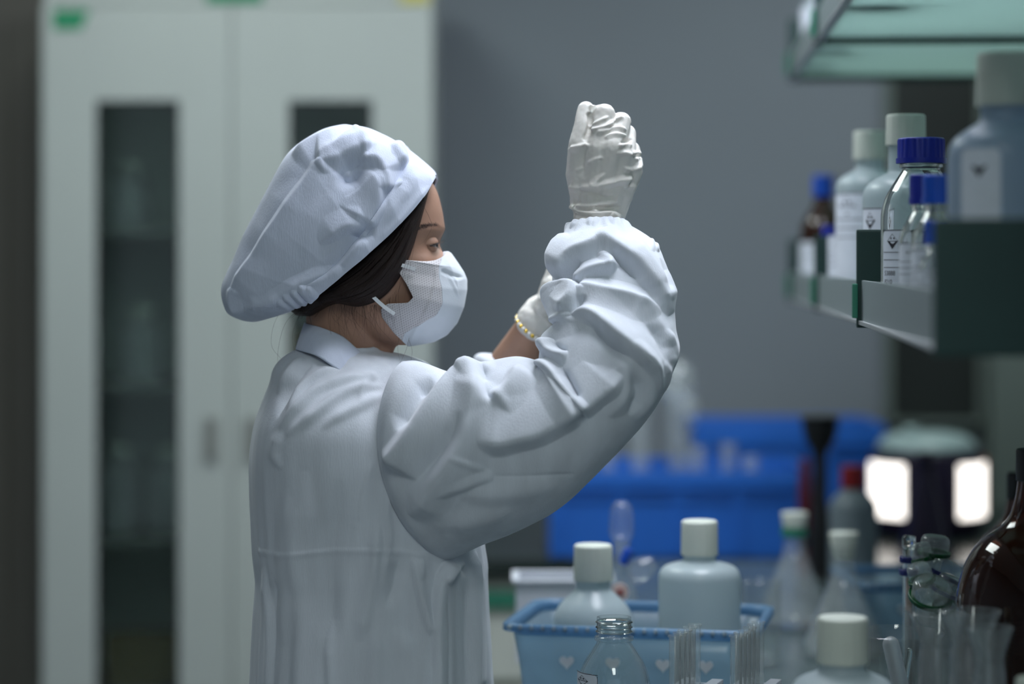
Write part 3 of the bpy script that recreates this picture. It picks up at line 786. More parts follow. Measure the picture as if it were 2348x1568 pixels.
# stitched hem along the brim
hemL = resample(Lw[:-3], 160); wl = np.interp(np.linspace(0, 1, 160), [0, .05, .2, .45, .8, 1], [.045, .068, .085, .097, .098, .088])
nearbrim = sides[0][:, -1]
k1 = int(n * .93)
pp = nearbrim[8:k1] * .97 + sides[0][8:k1, -9] * .03
dsh = []
for i in range(0, len(pp) - 5, 6):
    dsh.append(pp[i:i + 4] + np.array([0, -.0008, 0]))
st_v = []; st_f = []; off2 = 0
for q in dsh:
    b_ = q[-1] - q[0]; up = np.array([-.5, 0, .5]); up = up / np.linalg.norm(up) * .0005
    off_in = np.array([-.0022, 0, .0022])
    st_v += [q[0] + off_in - up, q[-1] + off_in - up, q[-1] + off_in + up, q[0] + off_in + up]; st_f.append((off2, off2 + 1, off2 + 2, off2 + 3)); off2 += 4
tag(child('stitching', np.array(st_v), st_f, M['elastic'], capo), kind='stuff')

# ---- mask
# front edge (centre line) from nose bridge to chin, and the rear edge of each side panel
Fe = [(1017, 578), (1027, 577), (1034, 581), (1050, 604), (1063, 624), (1070, 641), (1070, 665), (1063, 704), (1048, 740), (1024, 768), (995, 783), (965, 789), (938, 793)]
Re = [(1015, 597), (1009, 604), (990, 603), (960, 599), (931, 596), (920, 622), (938, 650), (953, 680), (940, 692), (895, 694), (880, 706), (882, 724), (908, 760)]
n, m_ = 170, 110
def dens(l, n): 
    l = np.array(l, float); d = np.r_[0, np.cumsum(np.linalg.norm(np.diff(l, axis=0), axis=1))]; q = np.linspace(0, 1, n) * (len(l) - 1)
    return np.stack([np.interp(q, np.arange(len(l)), l[:, j]) for j in range(2)], 1)
FeS, ReS = dens(Fe, n), dens(Re, n)
for _ in range(3):
    FeS[1:-1] = (FeS[:-2] + 2 * FeS[1:-1] + FeS[2:]) / 4; ReS[1:-1] = (ReS[:-2] + 2 * ReS[1:-1] + ReS[2:]) / 4
s = np.linspace(0, 1, n)
wR = np.interp(s, [0, .06, .14, .3, .5, .62, .78, .9, 1], [.014, .030, .046, .066, .0705, .0695, .0655, .058, .046])
mask_folds = [([(1014, 618), (1035, 630), (1062, 637)], -2.5, 4, 5, 1.3, .1, .2), ([(1022, 590), (1045, 640), (1052, 672)], 1.2, 6, 6, 1.4, .2, .4), ([(1027, 625), (1045, 660), (1052, 680)], .8, 2, 3, 1.2, .1, .3),
              ([(1003, 610), (1000, 650), (985, 700), (960, 745), (940, 785)], 1.6, 7, 3, 1.2, .1, .05)]
Gs = []
for sgn in (-1, 1):
    t = np.linspace(0, 1, m_); a = t * math.pi / 2
    g1 = 1 - np.cos(a) ** 1.15; g2 = np.sin(a) ** .9
    pxy = FeS[:, None] * (1 - g1)[None, :, None] + ReS[:, None] * g1[None, :, None]
    G = np.empty((n, m_, 3)); G[..., 0] = (pxy[..., 0] - CX) / F * YP; G[..., 2] = EYE - (pxy[..., 1] - HY) / F * YP
    G[..., 1] = YP + sgn * wR[:, None] * g2[None, :]
    N = grid_normals(G)
    if (N[..., 1].mean() * sgn) < 0: N = -N
    hh = fold_height(pxy.reshape(-1, 2), mask_folds).reshape(n, m_) * np.clip(t * 6, 0, 1)[None]
    Gs.append(G + N * hh[..., None])
# front shell and rear mesh panels are separate pieces
cut = 62
Gm = np.concatenate([Gs[0][:, :cut + 1][:, ::-1], Gs[1][:, 1:cut + 1]], 1)
mask = child('face_mask', Gm.reshape(-1, 3), grid_faces(*Gm.shape[:2]), M['maskf']); mask['label'] = 'white folded face mask'
so = mask.modifiers.new('t', 'SOLIDIFY'); so.thickness = .0015; so.offset = 0
for sd in (0, 1):
    g = Gs[sd][:, cut:]
    mp_ = child('side_panel', g.reshape(-1, 3), grid_faces(*g.shape[:2]), M['maskr'], mask); so = mp_.modifiers.new('t', 'SOLIDIFY'); so.thickness = .0012; so.offset = 0
    # welded centre seam + ear loops
    sg = -1 if sd == 0 else 1
    def EP(px, py, dep): p = P(px, py, YP); return (p[0], YP + sg * dep, p[2])
    for l in ([EP(958, 617, .0695), EP(940, 611, .0715), EP(915, 606, .074), EP(860, 610, .078), EP(820, 640, .075)], [EP(911, 717, .068), EP(890, 702, .070), EP(866, 680, .074), EP(840, 650, .078), EP(825, 625, .075)]):
        p = resample(np.array(l), 24)
        w_ = np.array([.0, .0, .0026]); tg = np.gradient(p, axis=0); sdv = np.cross(tg, [0, 1, 0]); sdv /= np.linalg.norm(sdv, axis=1, keepdims=True)
        V = np.stack([p + sdv * .0022 + [0, sg * .0016, 0], p - sdv * .0022 + [0, sg * .0016, 0], p - sdv * .0022, p + sdv * .0022], 1)
        child('ear_loop', V.reshape(-1, 3), grid_faces(24, 4, False, True), M['elastic'], mask, False)

# ---- lab coat body
cs = [  # py, left x, right x, near depth, far depth, squareness
 (796, 712, 868, 2.890, 3.015, 2.0), (808, 676, 884, 2.882, 3.03, 2.0), (822, 652, 936, 2.866, 3.05, 2.5), (845, 633, 985, 2.846, 3.08, 2.7), (880, 621, 1000, 2.822, 3.115, 2.3), (925, 605, 1010, 2.800, 3.135, 2.4),
 (975, 589, 1035, 2.788, 3.145, 2.5), (1040, 580, 1060, 2.785, 3.145, 2.5), (1110, 580, 1080, 2.786, 3.14, 2.5), (1190, 584, 1096, 2.789, 3.135, 2.5), (1260, 589, 1106, 2.79, 3.13, 2.5), (1300, 594, 1112, 2.79, 3.13, 2.5),
 (1335, 597, 1112, 2.79, 3.13, 2.5), (1400, 592, 1115, 2.787, 3.135, 2.5), (1480, 588, 1120, 2.782, 3.14, 2.5), (1570, 585, 1125, 2.775, 3.145, 2.5), (1800, 570, 1145, 2.755, 3.165, 2.4), (2150, 550, 1165, 2.735, 3.19, 2.4), (2350, 545, 1175, 2.73, 3.2, 2.4)]
c_ = np.array(cs, float)
rowsPy = np.concatenate([np.linspace(796, 1620, 330), np.linspace(1624, 2350, 60)])
ci = np.interp(rowsPy, c_[:, 0], np.arange(len(c_)))
q = catmull(c_, 2000); qi = np.linspace(0, len(c_) - 1, 2000)
Cc = np.stack([np.interp(ci, qi, q[:, j]) for j in range(6)], 1)
# denser toward the camera
ang = np.linspace(0, 1, 560, endpoint=False)
th = 2 * math.pi * ang; th = th + 0.45 * np.sin(th + math.pi / 2 - math.pi / 2 * 0) * 0   # even spacing
coat_folds = [
 # drapes running from the shoulder to the back
 ([(870, 868), (760, 885), (690, 935), (640, 990)], 4.0, 8, 14, 1.4, .2, .25), ([(880, 885), (790, 905), (720, 955), (660, 1000)], 3.5, 9, 14, 1.4, .25, .25),
 ([(780, 850), (725, 868), (690, 905), (665, 945)], 3.5, 6, 10, 1.3, .2, .3), ([(885, 905), (830, 930), (770, 960), (740, 985)], 2.5, 10, 12, 1.6, .2, .3),
 ([(720, 838), (690, 860), (655, 915), (640, 960)], -3.5, 7, 9, 1.5, .2, .3), ([(700, 822), (670, 850), (640, 905)], 3, 7, 9, 1.5, .2, .3),
 ([(905, 850), (890, 895), (884, 960)], -2.5, 9, 6, 1.4, .1, .2), ([(860, 855), (835, 890), (825, 930)], 2.0, 8, 8, 1.5, .2, .3),
 ([(645, 985), (632, 1040), (650, 1075)], 2.0, 12, 12, 1.8, .3, .3),
 # dart and hip crease
 ([(848, 1055), (833, 1110), (820, 1170), (806, 1240), (795, 1290)], -2.2, 3, 5, 1.2, .1, .15), ([(853, 1055), (838, 1110), (826, 1170), (812, 1240), (800, 1290)], 2.2, 4, 10, 1.2, .1, .15),
 ([(592, 1262), (650, 1270), (740, 1264), (830, 1261), (900, 1263), (970, 1272), (1018, 1282)], 0.75, 2.5, 6, 1.2, .02, .02),
 # long vertical drapes
 ([(700, 1080), (690, 1200), (672, 1350), (650, 1480)], 3, 26, 26, 2, .25, .2), ([(780, 1100), (760, 1300), (760, 1500)], -3, 26, 26, 2, .25, .2),
 ([(870, 1190), (858, 1300), (842, 1400), (826, 1470)], 4.0, 9, 14, 1.5, .2, .15), ([(895, 1180), (890, 1260), (880, 1340)], 2.5, 6, 9, 1.5, .3, .3), ([(885, 1080), (888, 1150), (884, 1230)], 2.5, 5, 7, 1.4, .2, .3),
 ([(945, 1275), (960, 1360), (975, 1420), (985, 1458)], 3.5, 10, 4, 1.2, .15, .1), ([(965, 1280), (962, 1330)], 2, 6, 6, 1.5, .3, .3),
 ([(915, 1270), (905, 1330), (880, 1400)], -3, 16, 16, 1.8, .3, .3), ([(610, 1300), (622, 1420), (618, 1568)], 3, 5, 10, 1.3, .2, 0), ([(640, 1330), (630, 1440), (622, 1568)], -2, 8, 10, 1.5, .2, 0),
 ([(760, 1420), (755, 1490), (758, 1570)], 2.5, 14, 8, 1.5, .3, 0), ([(900, 1440), (950, 1520), (960, 1600)], 2.5, 25, 20, 2, .3, 0), ([(660, 1120), (655, 1250), (640, 1350)], 2, 20, 20, 2, .3, .3),
 ([(940, 1200), (930, 1120), (915, 1060)], 2.0, 10, 10, 1.6, .3, .3), ([(865, 1440), (858, 1520), (850, 1600)], 2, 14, 14, 2, .3, 0),
 # side seam: flap edge, then the front panel
 ([(1022, 1288), (1003, 1330), (995, 1372), (993, 1440), (993, 1570)], 6.0, 40, 3, 1.2, .05, 0), ([(1012, 1345), (1018, 1440), (1018, 1570)], -1.5, 5, 6, 1.5, .2, 0),
 ([(1060, 1290), (1030, 1310), (1008, 1335)], 3.5, 5, 12, 1.3, .1, .1), ([(1087, 1265), (1088, 1340), (1084, 1440), (1082, 1570)], 4, 5, 10, 1.3, .1, 0), ([(1100, 1300), (1104, 1400), (1108, 1560)], 2.5, 6, 8, 1.5, .1, 0),
]
rows = []
for (py, xl, xr, yn, yf, nn) in Cc:
    c, s_ = np.cos(th), np.sin(th)
    ex = np.sign(c) * np.abs(c) ** (2 / nn); ey = np.sign(s_) * np.abs(s_) ** (2 / nn)
    xm, xh = (xl + xr) / 2, (xr - xl) / 2; ym, yh = (yn + yf) / 2, (yf - yn) / 2
    X = (xm + xh * ex - CX) / F * YP; Yv = ym - yh * ey
    rows.append(np.stack([X, Yv, np.full_like(X, EYE - (py - HY) / F * YP)], 1))
G = np.array(rows); N = grid_normals(G, False, True)
if N[100, 140, 1] > 0: N = -N
uv = to_px(G)
hh = 2.3 * (.5 * blur_grid(fold_height(uv.reshape(-1, 2), coat_folds).reshape(G.shape[:2]), 1, True) + .5 * blur_grid(fold_height(uv.reshape(-1, 2), coat_folds).reshape(G.shape[:2]), 6, True))
hh *= np.clip(-N[..., 1] * 3 + .1, 0, 1)
low = np.clip((rowsPy - 1000) / 700, 0, 1)[:, None]
rip = (np.sin(th * 13 + .6)[None] * .5 + np.sin(th * 21 + 2 + low * 1.5) * .35 + np.sin(th * 34 + 1)[None] * .2) * .0050 * (low * .9 + .10)
vv = G.reshape(-1, 3); strt = noise3(vv * np.array([1, 1, .25]), 55, 11, 3).reshape(G.shape[:2])
hh = hh + rip + strt * .0009
G = G + N * hh[..., None]
coat = child('lab_coat', G.reshape(-1, 3), grid_faces(G.shape[0], G.shape[1], False, True), M['coat']); coat['label'] = 'white cotton lab coat'
so = coat.modifiers.new('t', 'SOLIDIFY'); so.thickness = .002; so.offset = -1

# ---- sleeves
def sleeve(name, secs, folds, n, m_, seed, nz=.0012, par=coat):
    S_ = catmull(np.array(secs, float), n)   # Ax Ay Bx By Yc d bx by
    th = np.linspace(0, 2 * math.pi, m_, endpoint=False); c, s = np.cos(th), np.sin(th)
    Ax, Ay, Bx, By, Yc, d, bx, by = [S_[:, j][:, None] for j in range(8)]
    e = np.sign(s) * np.abs(s) ** .92
    px = (Ax + Bx) / 2 + (Ax - Bx) / 2 * c + bx * np.clip(s, 0, 1) ** 1.5
    py = (Ay + By) / 2 + (Ay - By) / 2 * c + by * np.clip(s, 0, 1) ** 1.5
    Y = Yc - d * e
    Yr = Yc + 0 * Y
    G = np.stack([(px - CX) / F * Yr, Y, EYE - (py - HY) / F * Yr], -1)
    N = grid_normals(G, False, True)
    if N[n // 2, m_ // 4, 1] > 0: N = -N
    uv = to_px(G)
    if folds:
        hh = 1.3 * cloth_soft(fold_height(uv.reshape(-1, 2), folds).reshape(n, m_), True) * np.clip(-N[..., 1] * 2.5 + .15, 0, 1)
    else: hh = 0
    hh = hh + nz * noise3(G.reshape(-1, 3), 45, seed).reshape(n, m_)
    G = G + N * np.asarray(hh)[..., None]
    o = child(name, G.reshape(-1, 3), grid_faces(n, m_, False, True), M['sleeve'], par)
    so = o.modifiers.new('t', 'SOLIDIFY'); so.thickness = .002; so.offset = -1
    return o, G
secs = [ # A(top / inner)  B(bottom / outer)  Yc     d     bulge
 (925, 832, 1026, 1284, 2.842, .058, -94, 12), (960, 832, 1040, 1276, 2.836, .073, -88, 8), (1042, 858, 1110, 1243, 2.826, .086, -55, 0), (1104, 836, 1178, 1216, 2.82, .088, -30, 0), (1178, 822, 1270, 1170, 2.815, .086, -10, 0), (1228, 829, 1350, 1098, 2.81, .082, 0, 0),
 (1236, 832, 1430, 1018, 2.808, .080, 0, 0), (1238, 822, 1488, 948, 2.808, .078, 0, 0), (1241, 800, 1526, 880, 2.81, .076, 0, 0), (1249, 772, 1553, 806, 2.815, .074, 0, 0), (1274, 742, 1546, 752, 2.825, .071, 0, 0), (1260, 706, 1542, 706, 2.84, .068, 0, 0), (1256, 676, 1537, 670, 2.85, .066, 0, 0),
 (1269, 648, 1530, 640, 2.857, .064, 0, 0), (1270, 604, 1520, 606, 2.866, .061, 0, 0), (1279, 574, 1508, 572, 2.875, .056, 0, 0), (1298, 546, 1488, 549, 2.885, .047, 0, 0), (1302, 527, 1440, 521, 2.893, .037, 0, -8), (1304, 518, 1430, 514, 2.895, .034, 0, -8)]
sl_folds = [
 ([(1109, 850), (1031, 890), (981, 950), (943, 1003), (893, 1066)], 15, 48, 18, 1.2, .08, .05),
 ([(990, 868), (950, 925), (915, 990)], -9, 18, 18, 1.8, .2, .2), ([(1042, 862), (1000, 880), (960, 900)], -5, 10, 12, 1.6, .1, .3),
 ([(1107, 846), (1108, 885), (1118, 912), (1133, 921)], -8, 9, 7, 1.5, .1, .2), ([(1190, 840), (1170, 885), (1133, 921)], 8, 30, 10, 1.2, .2, .1), ([(1060, 870), (1095, 850), (1112, 840)], 5, 10, 14, 1.3, .2, .0),
 ([(1107, 870), (1090, 930), (1070, 990), (1040, 1050), (990, 1120), (945, 1183)], 11, 45, 26, 1.2, .1, .12),
 ([(1060, 950), (1035, 1010), (985, 1075), (955, 1105)], -7, 16, 16, 1.8, .3, .3),
 ([(1095, 1012), (1145, 1018), (1185, 1008), (1242, 992), (1330, 942)], 12, 55, 16, 1.2, .15, .08),
 ([(1240, 832), (1268, 845), (1290, 880), (1310, 915), (1335, 942)], 12, 10, 36, 1.2, .10, .02), ([(1335, 942), (1362, 918), (1398, 888), (1420, 860)], 10, 50, 13, 1.2, .02, .3),
 ([(1290, 848), (1310, 880), (1330, 918)], -9, 7, 9, 1.5, .2, .15),
 ([(1400, 820), (1424, 840), (1434, 875), (1425, 912), (1395, 955)], 6, 18, 30, 1.25, .2, .3), ([(1450, 790), (1478, 850), (1482, 910), (1455, 965)], 7, 14, 26, 1.25, .2, .3), ([(1440, 850), (1457, 900), (1440, 950)], -6, 12, 12, 1.8, .3, .3), ([(1506, 830), (1520, 855), (1500, 920)], 4, 8, 14, 1.3, .2, .3),
 ([(1035, 1048), (1075, 1064), (1112, 1076)], 2.0, 6, 5, 1.2, .2, .2), ([(1112, 1090), (1200, 1090), (1320, 1084)], -1.2, 3, 4, 1.2, .1, .1), ([(1005, 1132), (1060, 1115), (1129, 1090)], 3, 12, 6, 1.2, .15, .05),
 ([(1060, 1135), (1150, 1132), (1280, 1110)], 4, 24, 24, 2, .3, .3), ([(985, 1200), (1080, 1195), (1180, 1165)], 4, 24, 22, 2, .3, .3), ([(1050, 1090), (1030, 1160), (1040, 1230)], -3, 20, 20, 2, .3, .3),

 # forearm
 ([(1285, 640), (1312, 596), (1345, 580), (1390, 567), (1445, 602), (1487, 657), (1529, 725)], 13, 45, 9, 1.2, .10, .12),
 ([(1400, 584), (1440, 614), (1470, 648)], -8, 7, 10, 1.6, .2, .3), ([(1332, 598), (1310, 625), (1298, 652)], -7, 9, 8, 1.6, .2, .3),
 ([(1322, 652), (1345, 628), (1377, 617), (1410, 616)], 10, 14, 9, 1.2, .15, .1), ([(1410, 616), (1396, 598), (1370, 582)], 6, 9, 12, 1.3, .1, .3),
 ([(1251, 678), (1293, 664), (1331, 664)], 12, 10, 34, 1.2, .0, .08), ([(1331, 664), (1390, 676), (1445, 690), (1508, 724)], 12, 20, 26, 1.2, .06, .25),
 ([(1334, 667), (1322, 695), (1301, 722)], 8, 8, 22, 1.2, .08, .2), ([(1348, 690), (1332, 716), (1312, 738)], -7, 8, 8, 1.6, .2, .2),
 ([(1274, 746), (1310, 731), (1356, 730), (1411, 775), (1453, 806), (1487, 840), (1502, 895)], 14, 36, 10, 1.2, .06, .2),
 ([(1356, 744), (1400, 788), (1440, 818)], -8, 8, 11, 1.6, .2, .3),
 ([(1238, 806), (1255, 768), (1300, 752), (1350, 740)], 7, 10, 12, 1.2, .1, .3), ([(1255, 782), (1265, 802), (1280, 813), (1300, 817)], 9, 9, 14, 1.2, .1, .05), ([(1272, 790), (1286, 801), (1302, 805)], -7, 5, 5, 1.4, .2, .15),
 ([(1462, 690), (1505, 745), (1535, 795)], 5, 20, 14, 1.3, .3, .3), ([(1520, 760), (1542, 800), (1530, 850)], 4, 8, 12, 1.3, .2, .3), ([(1480, 745), (1505, 780), (1512, 830)], -5, 12, 12, 1.8, .3, .3),
 ([(1493, 550), (1484, 575), (1478, 592)], 3, 5, 5, 1.3, .2, .3), ([(1503, 560), (1494, 584)], 3, 5, 5, 1.3, .2, .3),
 ([(1445, 545), (1470, 600), (1500, 650), (1525, 695)], 5, 20, 16, 1.3, .25, .3), ([(1303, 545), (1285, 590), (1278, 645)], 6, 14, 12, 1.3, .15, .3), ([(1400, 530), (1395, 548), (1370, 568)], 3, 14, 10, 1.6, .2, .3), ([(1500, 600), (1512, 640), (1515, 690)], -4, 10, 10, 1.8, .3, .3),
] + [([(x, 512), (x + (x - 1370) * .2 + dx, 512 + ln)], am, 4, 5, 1.5, .0, .6) for x, dx, ln, am in ((1311, -4, 26, 2.4), (1325, 2, 20, 3.4), (1338, -3, 34, 2.2), (1356, 3, 18, 3.2), (1368, -2, 24, 2.6), (1386, 5, 40, 2.4), (1397, 0, 18, 3.0), (1412, 4, 30, 2.4), (1424, 8, 22, 3.2))]
slv, SG = sleeve('sleeve', secs, sl_folds, 520, 420, 5)
slv['label'] = 'wide gathered sleeve on the raised arm'
# left sleeve, mostly hidden behind the raised arm
lsecs = [(905, 880, 960, 1060, 3.08, .08, 0, 0), (980, 880, 1010, 1080, 3.13, .08, 0, 0), (1060, 880, 1075, 1090, 3.16, .075, 0, 0), (1095, 850, 1150, 1060, 3.17, .07, 0, 0), (1088, 830, 1205, 980, 3.15, .064, 0, 0), (1100, 815, 1215, 905, 3.12, .055, 0, 0), (1160, 822, 1212, 850, 3.10, .035, 0, 0)]
lsl, _ = sleeve('sleeve', lsecs, None, 90, 80, 9, .002)
lsl['label'] = 'pushed-up sleeve on the far arm'

# ---- collar
ct = [(700, 741), (742, 750), (790, 768), (822, 795), (850, 824), (872, 846)]
cbm = [(680, 800), (735, 808), (780, 832), (815, 858), (850, 868), (880, 862)]
n, m_ = 120, 24
CT, CB = resample(ct, n), resample(cbm, n); s = np.linspace(0, 1, n); ph = s * math.pi
rows = []
for sgn in (-1, 1):
    wt = .060 * np.sin(ph * .96) ** .6; wb = .104 * np.sin(ph * .97 + .0) ** .6
    g = []
    for k in range(m_):
        t = k / (m_ - 1); b = CT * (1 - t) + CB * t; dep = wt * (1 - t) + wb * t + .004 * math.sin(math.pi * t)
        Z = np.stack([(b[:, 0] - CX) / F * YP, YP + sgn * dep, EYE - (b[:, 1] - HY) / F * YP], 1); g.append(Z)
    rows.append(np.array(g))
g = np.concatenate([rows[0][:, ::-1], rows[1][:, 1:]], 1)
col = child('collar', g.reshape(-1, 3), grid_faces(*g.shape[:2]), M['cap'], coat)
so = col.modifiers.new('t', 'SOLIDIFY'); so.thickness = .003; so.offset = 0

# ---- gloves
def glove(name, Hd, wrist, wr, arm, folds, label, cuff=None):
    o = union(name, hand_geo(Hd, wrist, wr, .0012, arm), .0014, M['glove'], person, 5, origin=PO); o['label'] = label
    def fn(v, nrm):
        uv = to_px(v)
        hh = 1.5 * fold_height(uv, folds) * np.clip(-nrm[:, 1] * 2 + .3, 0, 1) if folds else 0
        hh = hh + .0005 * noise3(v, 220, 4)
        return v + nrm * np.asarray(hh)[:, None]
    displace(o, fn, PO); return o
def gp(x, y): return (1270 + x / 4.9, 210 + y / 4.9)
gf = [([gp(*a) for a in l], *r) for l, *r in [
 ([(175, 1060), (300, 1080), (450, 1070), (700, 1010), (880, 960)], 3.0, 6, 7, 1.2, .03, .1), ([(400, 1060), (480, 1000), (580, 920)], 2.0, 5, 5, 1.3, .1, .3),
 ([(240, 1100), (450, 1140), (560, 1180), (700, 1170)], -2.2, 6, 5, 1.4, .15, .3), ([(200, 1280), (400, 1290), (560, 1270), (720, 1250)], 2.6, 5, 6, 1.2, .05, .2),
 ([(450, 1320), (600, 1300), (760, 1290)], -2.2, 5, 6, 1.4, .2, .2), ([(240, 1290), (290, 1350), (450, 1380), (640, 1370), (780, 1420)], 2.6, 4, 5, 1.2, .1, .1), ([(280, 1360), (230, 1440)], 1.8, 5, 5, 1.3, .1, .2), ([(640, 1380), (720, 1440), (800, 1490)], 2.0, 4, 5, 1.2, .1, .1),
 ([(150, 1200), (190, 1280), (280, 1350)], 2.2, 6, 5, 1.3, .1, .2), ([(780, 1060), (870, 1070), (930, 1060)], 1.8, 5, 4, 1.3, .2, .2), ([(780, 850), (860, 880), (990, 850)], 2.0, 4, 5, 1.2, .2, .1), ([(770, 1050), (860, 950), (880, 930)], 1.6, 5, 6, 1.3, .2, .2),
 ([(400, 400), (500, 340), (620, 280)], 1.6, 3, 4, 1.2, .1, .2), ([(420, 440), (560, 400), (690, 330), (790, 285)], 2.6, 4, 4, 1.2, .05, .1), ([(470, 470), (620, 430), (740, 410), (820, 440)], 2.2, 3, 5, 1.2, .1, .1), ([(560, 520), (700, 480), (820, 500)], 2.0, 3, 4, 1.2, .15, .1), ([(720, 610), (800, 600), (880, 610)], 2.0, 3, 4, 1.2, .15, .1), ([(740, 570), (820, 560), (880, 540)], -1.6, 3, 3, 1.4, .2, .2),
 ([(700, 700), (800, 690), (880, 720)], 1.8, 4, 4, 1.2, .2, .1), ([(640, 340), (700, 350), (770, 300)], -1.6, 3, 3, 1.4, .2, .2), ([(210, 625), (320, 605), (400, 600)], 2.4, 3, 8, 1.2, .0, .3), ([(330, 575), (345, 600), (400, 605)], 1.5, 3, 4, 1.2, .1, .2),
 ([(390, 230), (410, 360), (340, 560)], -3.2, 4, 4, 1.3, .05, .1), ([(370, 810), (470, 760), (560, 740)], 1.2, 3, 4, 1.2, .2, .2), ([(240, 890), (340, 850)], 1.0, 3, 4, 1.3, .2, .2), ([(200, 1030), (270, 980)], 1.0, 3, 4, 1.3, .2, .2), ([(880, 690), (960, 700)], 2.2, 4, 4, 1.3, .3, 0), ([(900, 760), (975, 755), (995, 850)], 2.0, 4, 4, 1.3, .2, .1), ([(880, 720), (960, 735)], -2.0, 3, 3, 1.4, .3, 0)]]
glove('glove', RH, RW, .0285, P(1372, 560, 2.885), gf, 'cream latex glove on the raised hand')
lg = [([(1228, 700), (1245, 725), (1270, 752)], 1.6, 4, 4, 1.3, .1, .1), ([(1235, 690), (1260, 670)], 1.5, 6, 6, 1.5, .2, .2)]
glove('glove', LH, P(1243, 724, 3.052), .0262, P(1236, 738, 3.05), lg, 'cream latex glove on the far hand')

# ---- bracelet on the far wrist
br = empty('bracelet', (0, 0, 0)); br.parent = person
wc = np.array(P(1231, 757, 3.05)); ax = np.array(P(1243, 724, 3.052)) - np.array(P(1215, 780, 3.06)); ax /= np.linalg.norm(ax)
u = np.cross(ax, [0, 1, 0]); u /= np.linalg.norm(u); v_ = np.cross(ax, u)
for k in range(38):
    a = 2 * math.pi * k / 38; c = wc + .0300 * (u * math.cos(a) + v_ * math.sin(a)) + ax * (.004 * math.cos(a + .5))
    V, Fc = ellipsoid(c, (.0027, .0027, .0027), 10, 6)
    child('bead', V, Fc, M['gold'] if k % 2 else M['pearl'], br)

# ---- trousers and shoes (below the frame)
tv = []; tf = []
for dy in (-.085, .085):
    for g_ in chain([(PO[0], YP + dy * .9, .80), (PO[0] + .01, YP + dy, .48), (PO[0] - .02, YP + dy, .10)], [.10, .075, .065]):
        o_ = len(tv); tv += list(g_[0]); tf += [tuple(i + o_ for i in q_) for q_ in g_[1]]
child('trousers', np.array(tv), tf, M['trouser'])
for dy in (-.085, .085):
    sh = []
    for x_, hw, hz in ((-.09, .012, .045), (-.075, .030, .068), (-.03, .034, .075), (.03, .036, .066), (.09, .042, .05), (.14, .040, .042), (.172, .022, .034), (.18, .006, .026)):
        a_ = np.linspace(0, 2 * math.pi, 20, endpoint=False)
        sh.append(np.stack([np.full(20, PO[0] + x_), YP + dy + hw * np.cos(a_), .012 + hz * (np.sin(a_) * .5 + .5)], 1))
    fs = grid_faces(8, 20, False, True).tolist(); fs.append(list(range(20))); fs.append([140 + i for i in range(20)])
    shoe = child('shoe', np.array(sh).reshape(-1, 3), fs, M['shoe'])
    o_ = boxes('sole', [(-.085, .165, dy - .036, dy + .036, 0, .014)], M['black'], shoe, bev=.005)

# ---- the glass dropper held between thumb and finger
dp = empty('glass_dropper', P(1358, 257, 2.908), 'small clear glass dropper pinched between gloved thumb and finger', 'dropper')
lathe('bulb', round_prof([(0, .0085), (.0055, .0085, .004), (.0062, -.004, .003), (.0040, -.012, .003), (.0030, -.02)]), M['glass'], dp, 20)
lathe('stem', [(0, -.0195), (.0026, -.0195), (.0026, -.075), (.0010, -.095), (0, -.095)], M['glass'], dp, 14)

# ------------------------------------------------------------------ reagent rack on the right
SA, SK = 0.2414, 0.064                         # front edge line X = SA + SK * Y
dirv = np.array([SK, 1, 0]); dirv /= np.linalg.norm(dirv); perp = np.array([dirv[1], -dirv[0], 0])
def SH(lx, Y, z):                              # lx metres behind the front edge, at depth Y along the edge
    p = np.array([SA + SK * Y, Y, z]) + perp * lx; return tuple(p)
RZ = -math.atan(SK)
rack = empty('reagent_rack', SH(.16, 3.3, .85), 'two-tier reagent rack with pale green glass shelves and dark green dividers', 'shelf', rz=RZ)
Rl = Matrix.Translation(rack.location) @ Matrix.Rotation(RZ, 4, 'Z')
Ri = Rl.inverted()
cosk = math.cos(RZ)
def rbox(name, lx0, lx1, Y0, Y1, z0, z1, m, par=rack, bev=.002):
    y0 = (Y0 - 3.3) / cosk; y1 = (Y1 - 3.3) / cosk
    return boxes(name, [(lx0 - .16, lx1 - .16, y0, y1, z0 - .85, z1 - .85)], m, par, bev)
BAYS = [2.10, 2.95, 3.80, 4.60]
LOW, UP = 1.372, 1.792
DEP = .40
for lv in (LOW, UP):
    yy = [1.25 if lv == UP else 2.10] + BAYS[1:] if lv == LOW else [1.2] + BAYS
    for a, b in zip(yy[:-1], yy[1:]):
        rbox('shelf_board', .004, DEP, a + .006, b - .006, lv + .003, lv + .011, M['greenglass'], bev=.001)
        rbox('front_rail', -.004, .000, a + .004, b - .004, lv, lv + .050, M['rail'], bev=.001)
        rbox('rail_foot', -.008, .004, a + .004, b - .004, lv - .004, lv + .001, M['alu'], bev=.001)
    for Yb in yy:
        rbox('divider_plate', -.010, DEP, Yb - .005, Yb + .005, lv - .008, lv + .112, M['dgreen'], bev=.003)
        if Yb > 2.5:
            rbox('rail_clip', -.016, -.0095, Yb - .018, Yb - .006, lv + .004, lv + .046, M['mgreen'], bev=.002)
for Yb in (2.3, 3.3, 4.3):
    rbox('post', DEP + .002, DEP + .045, Yb - .02, Yb + .02, .852, 2.2, M['pillar'], bev=.003)
    for lv in (LOW,):
        rbox('shelf_arm', .24, DEP + .002, Yb - .008, Yb + .008, lv - .026, lv - .003, M['dgreen'], bev=.002)

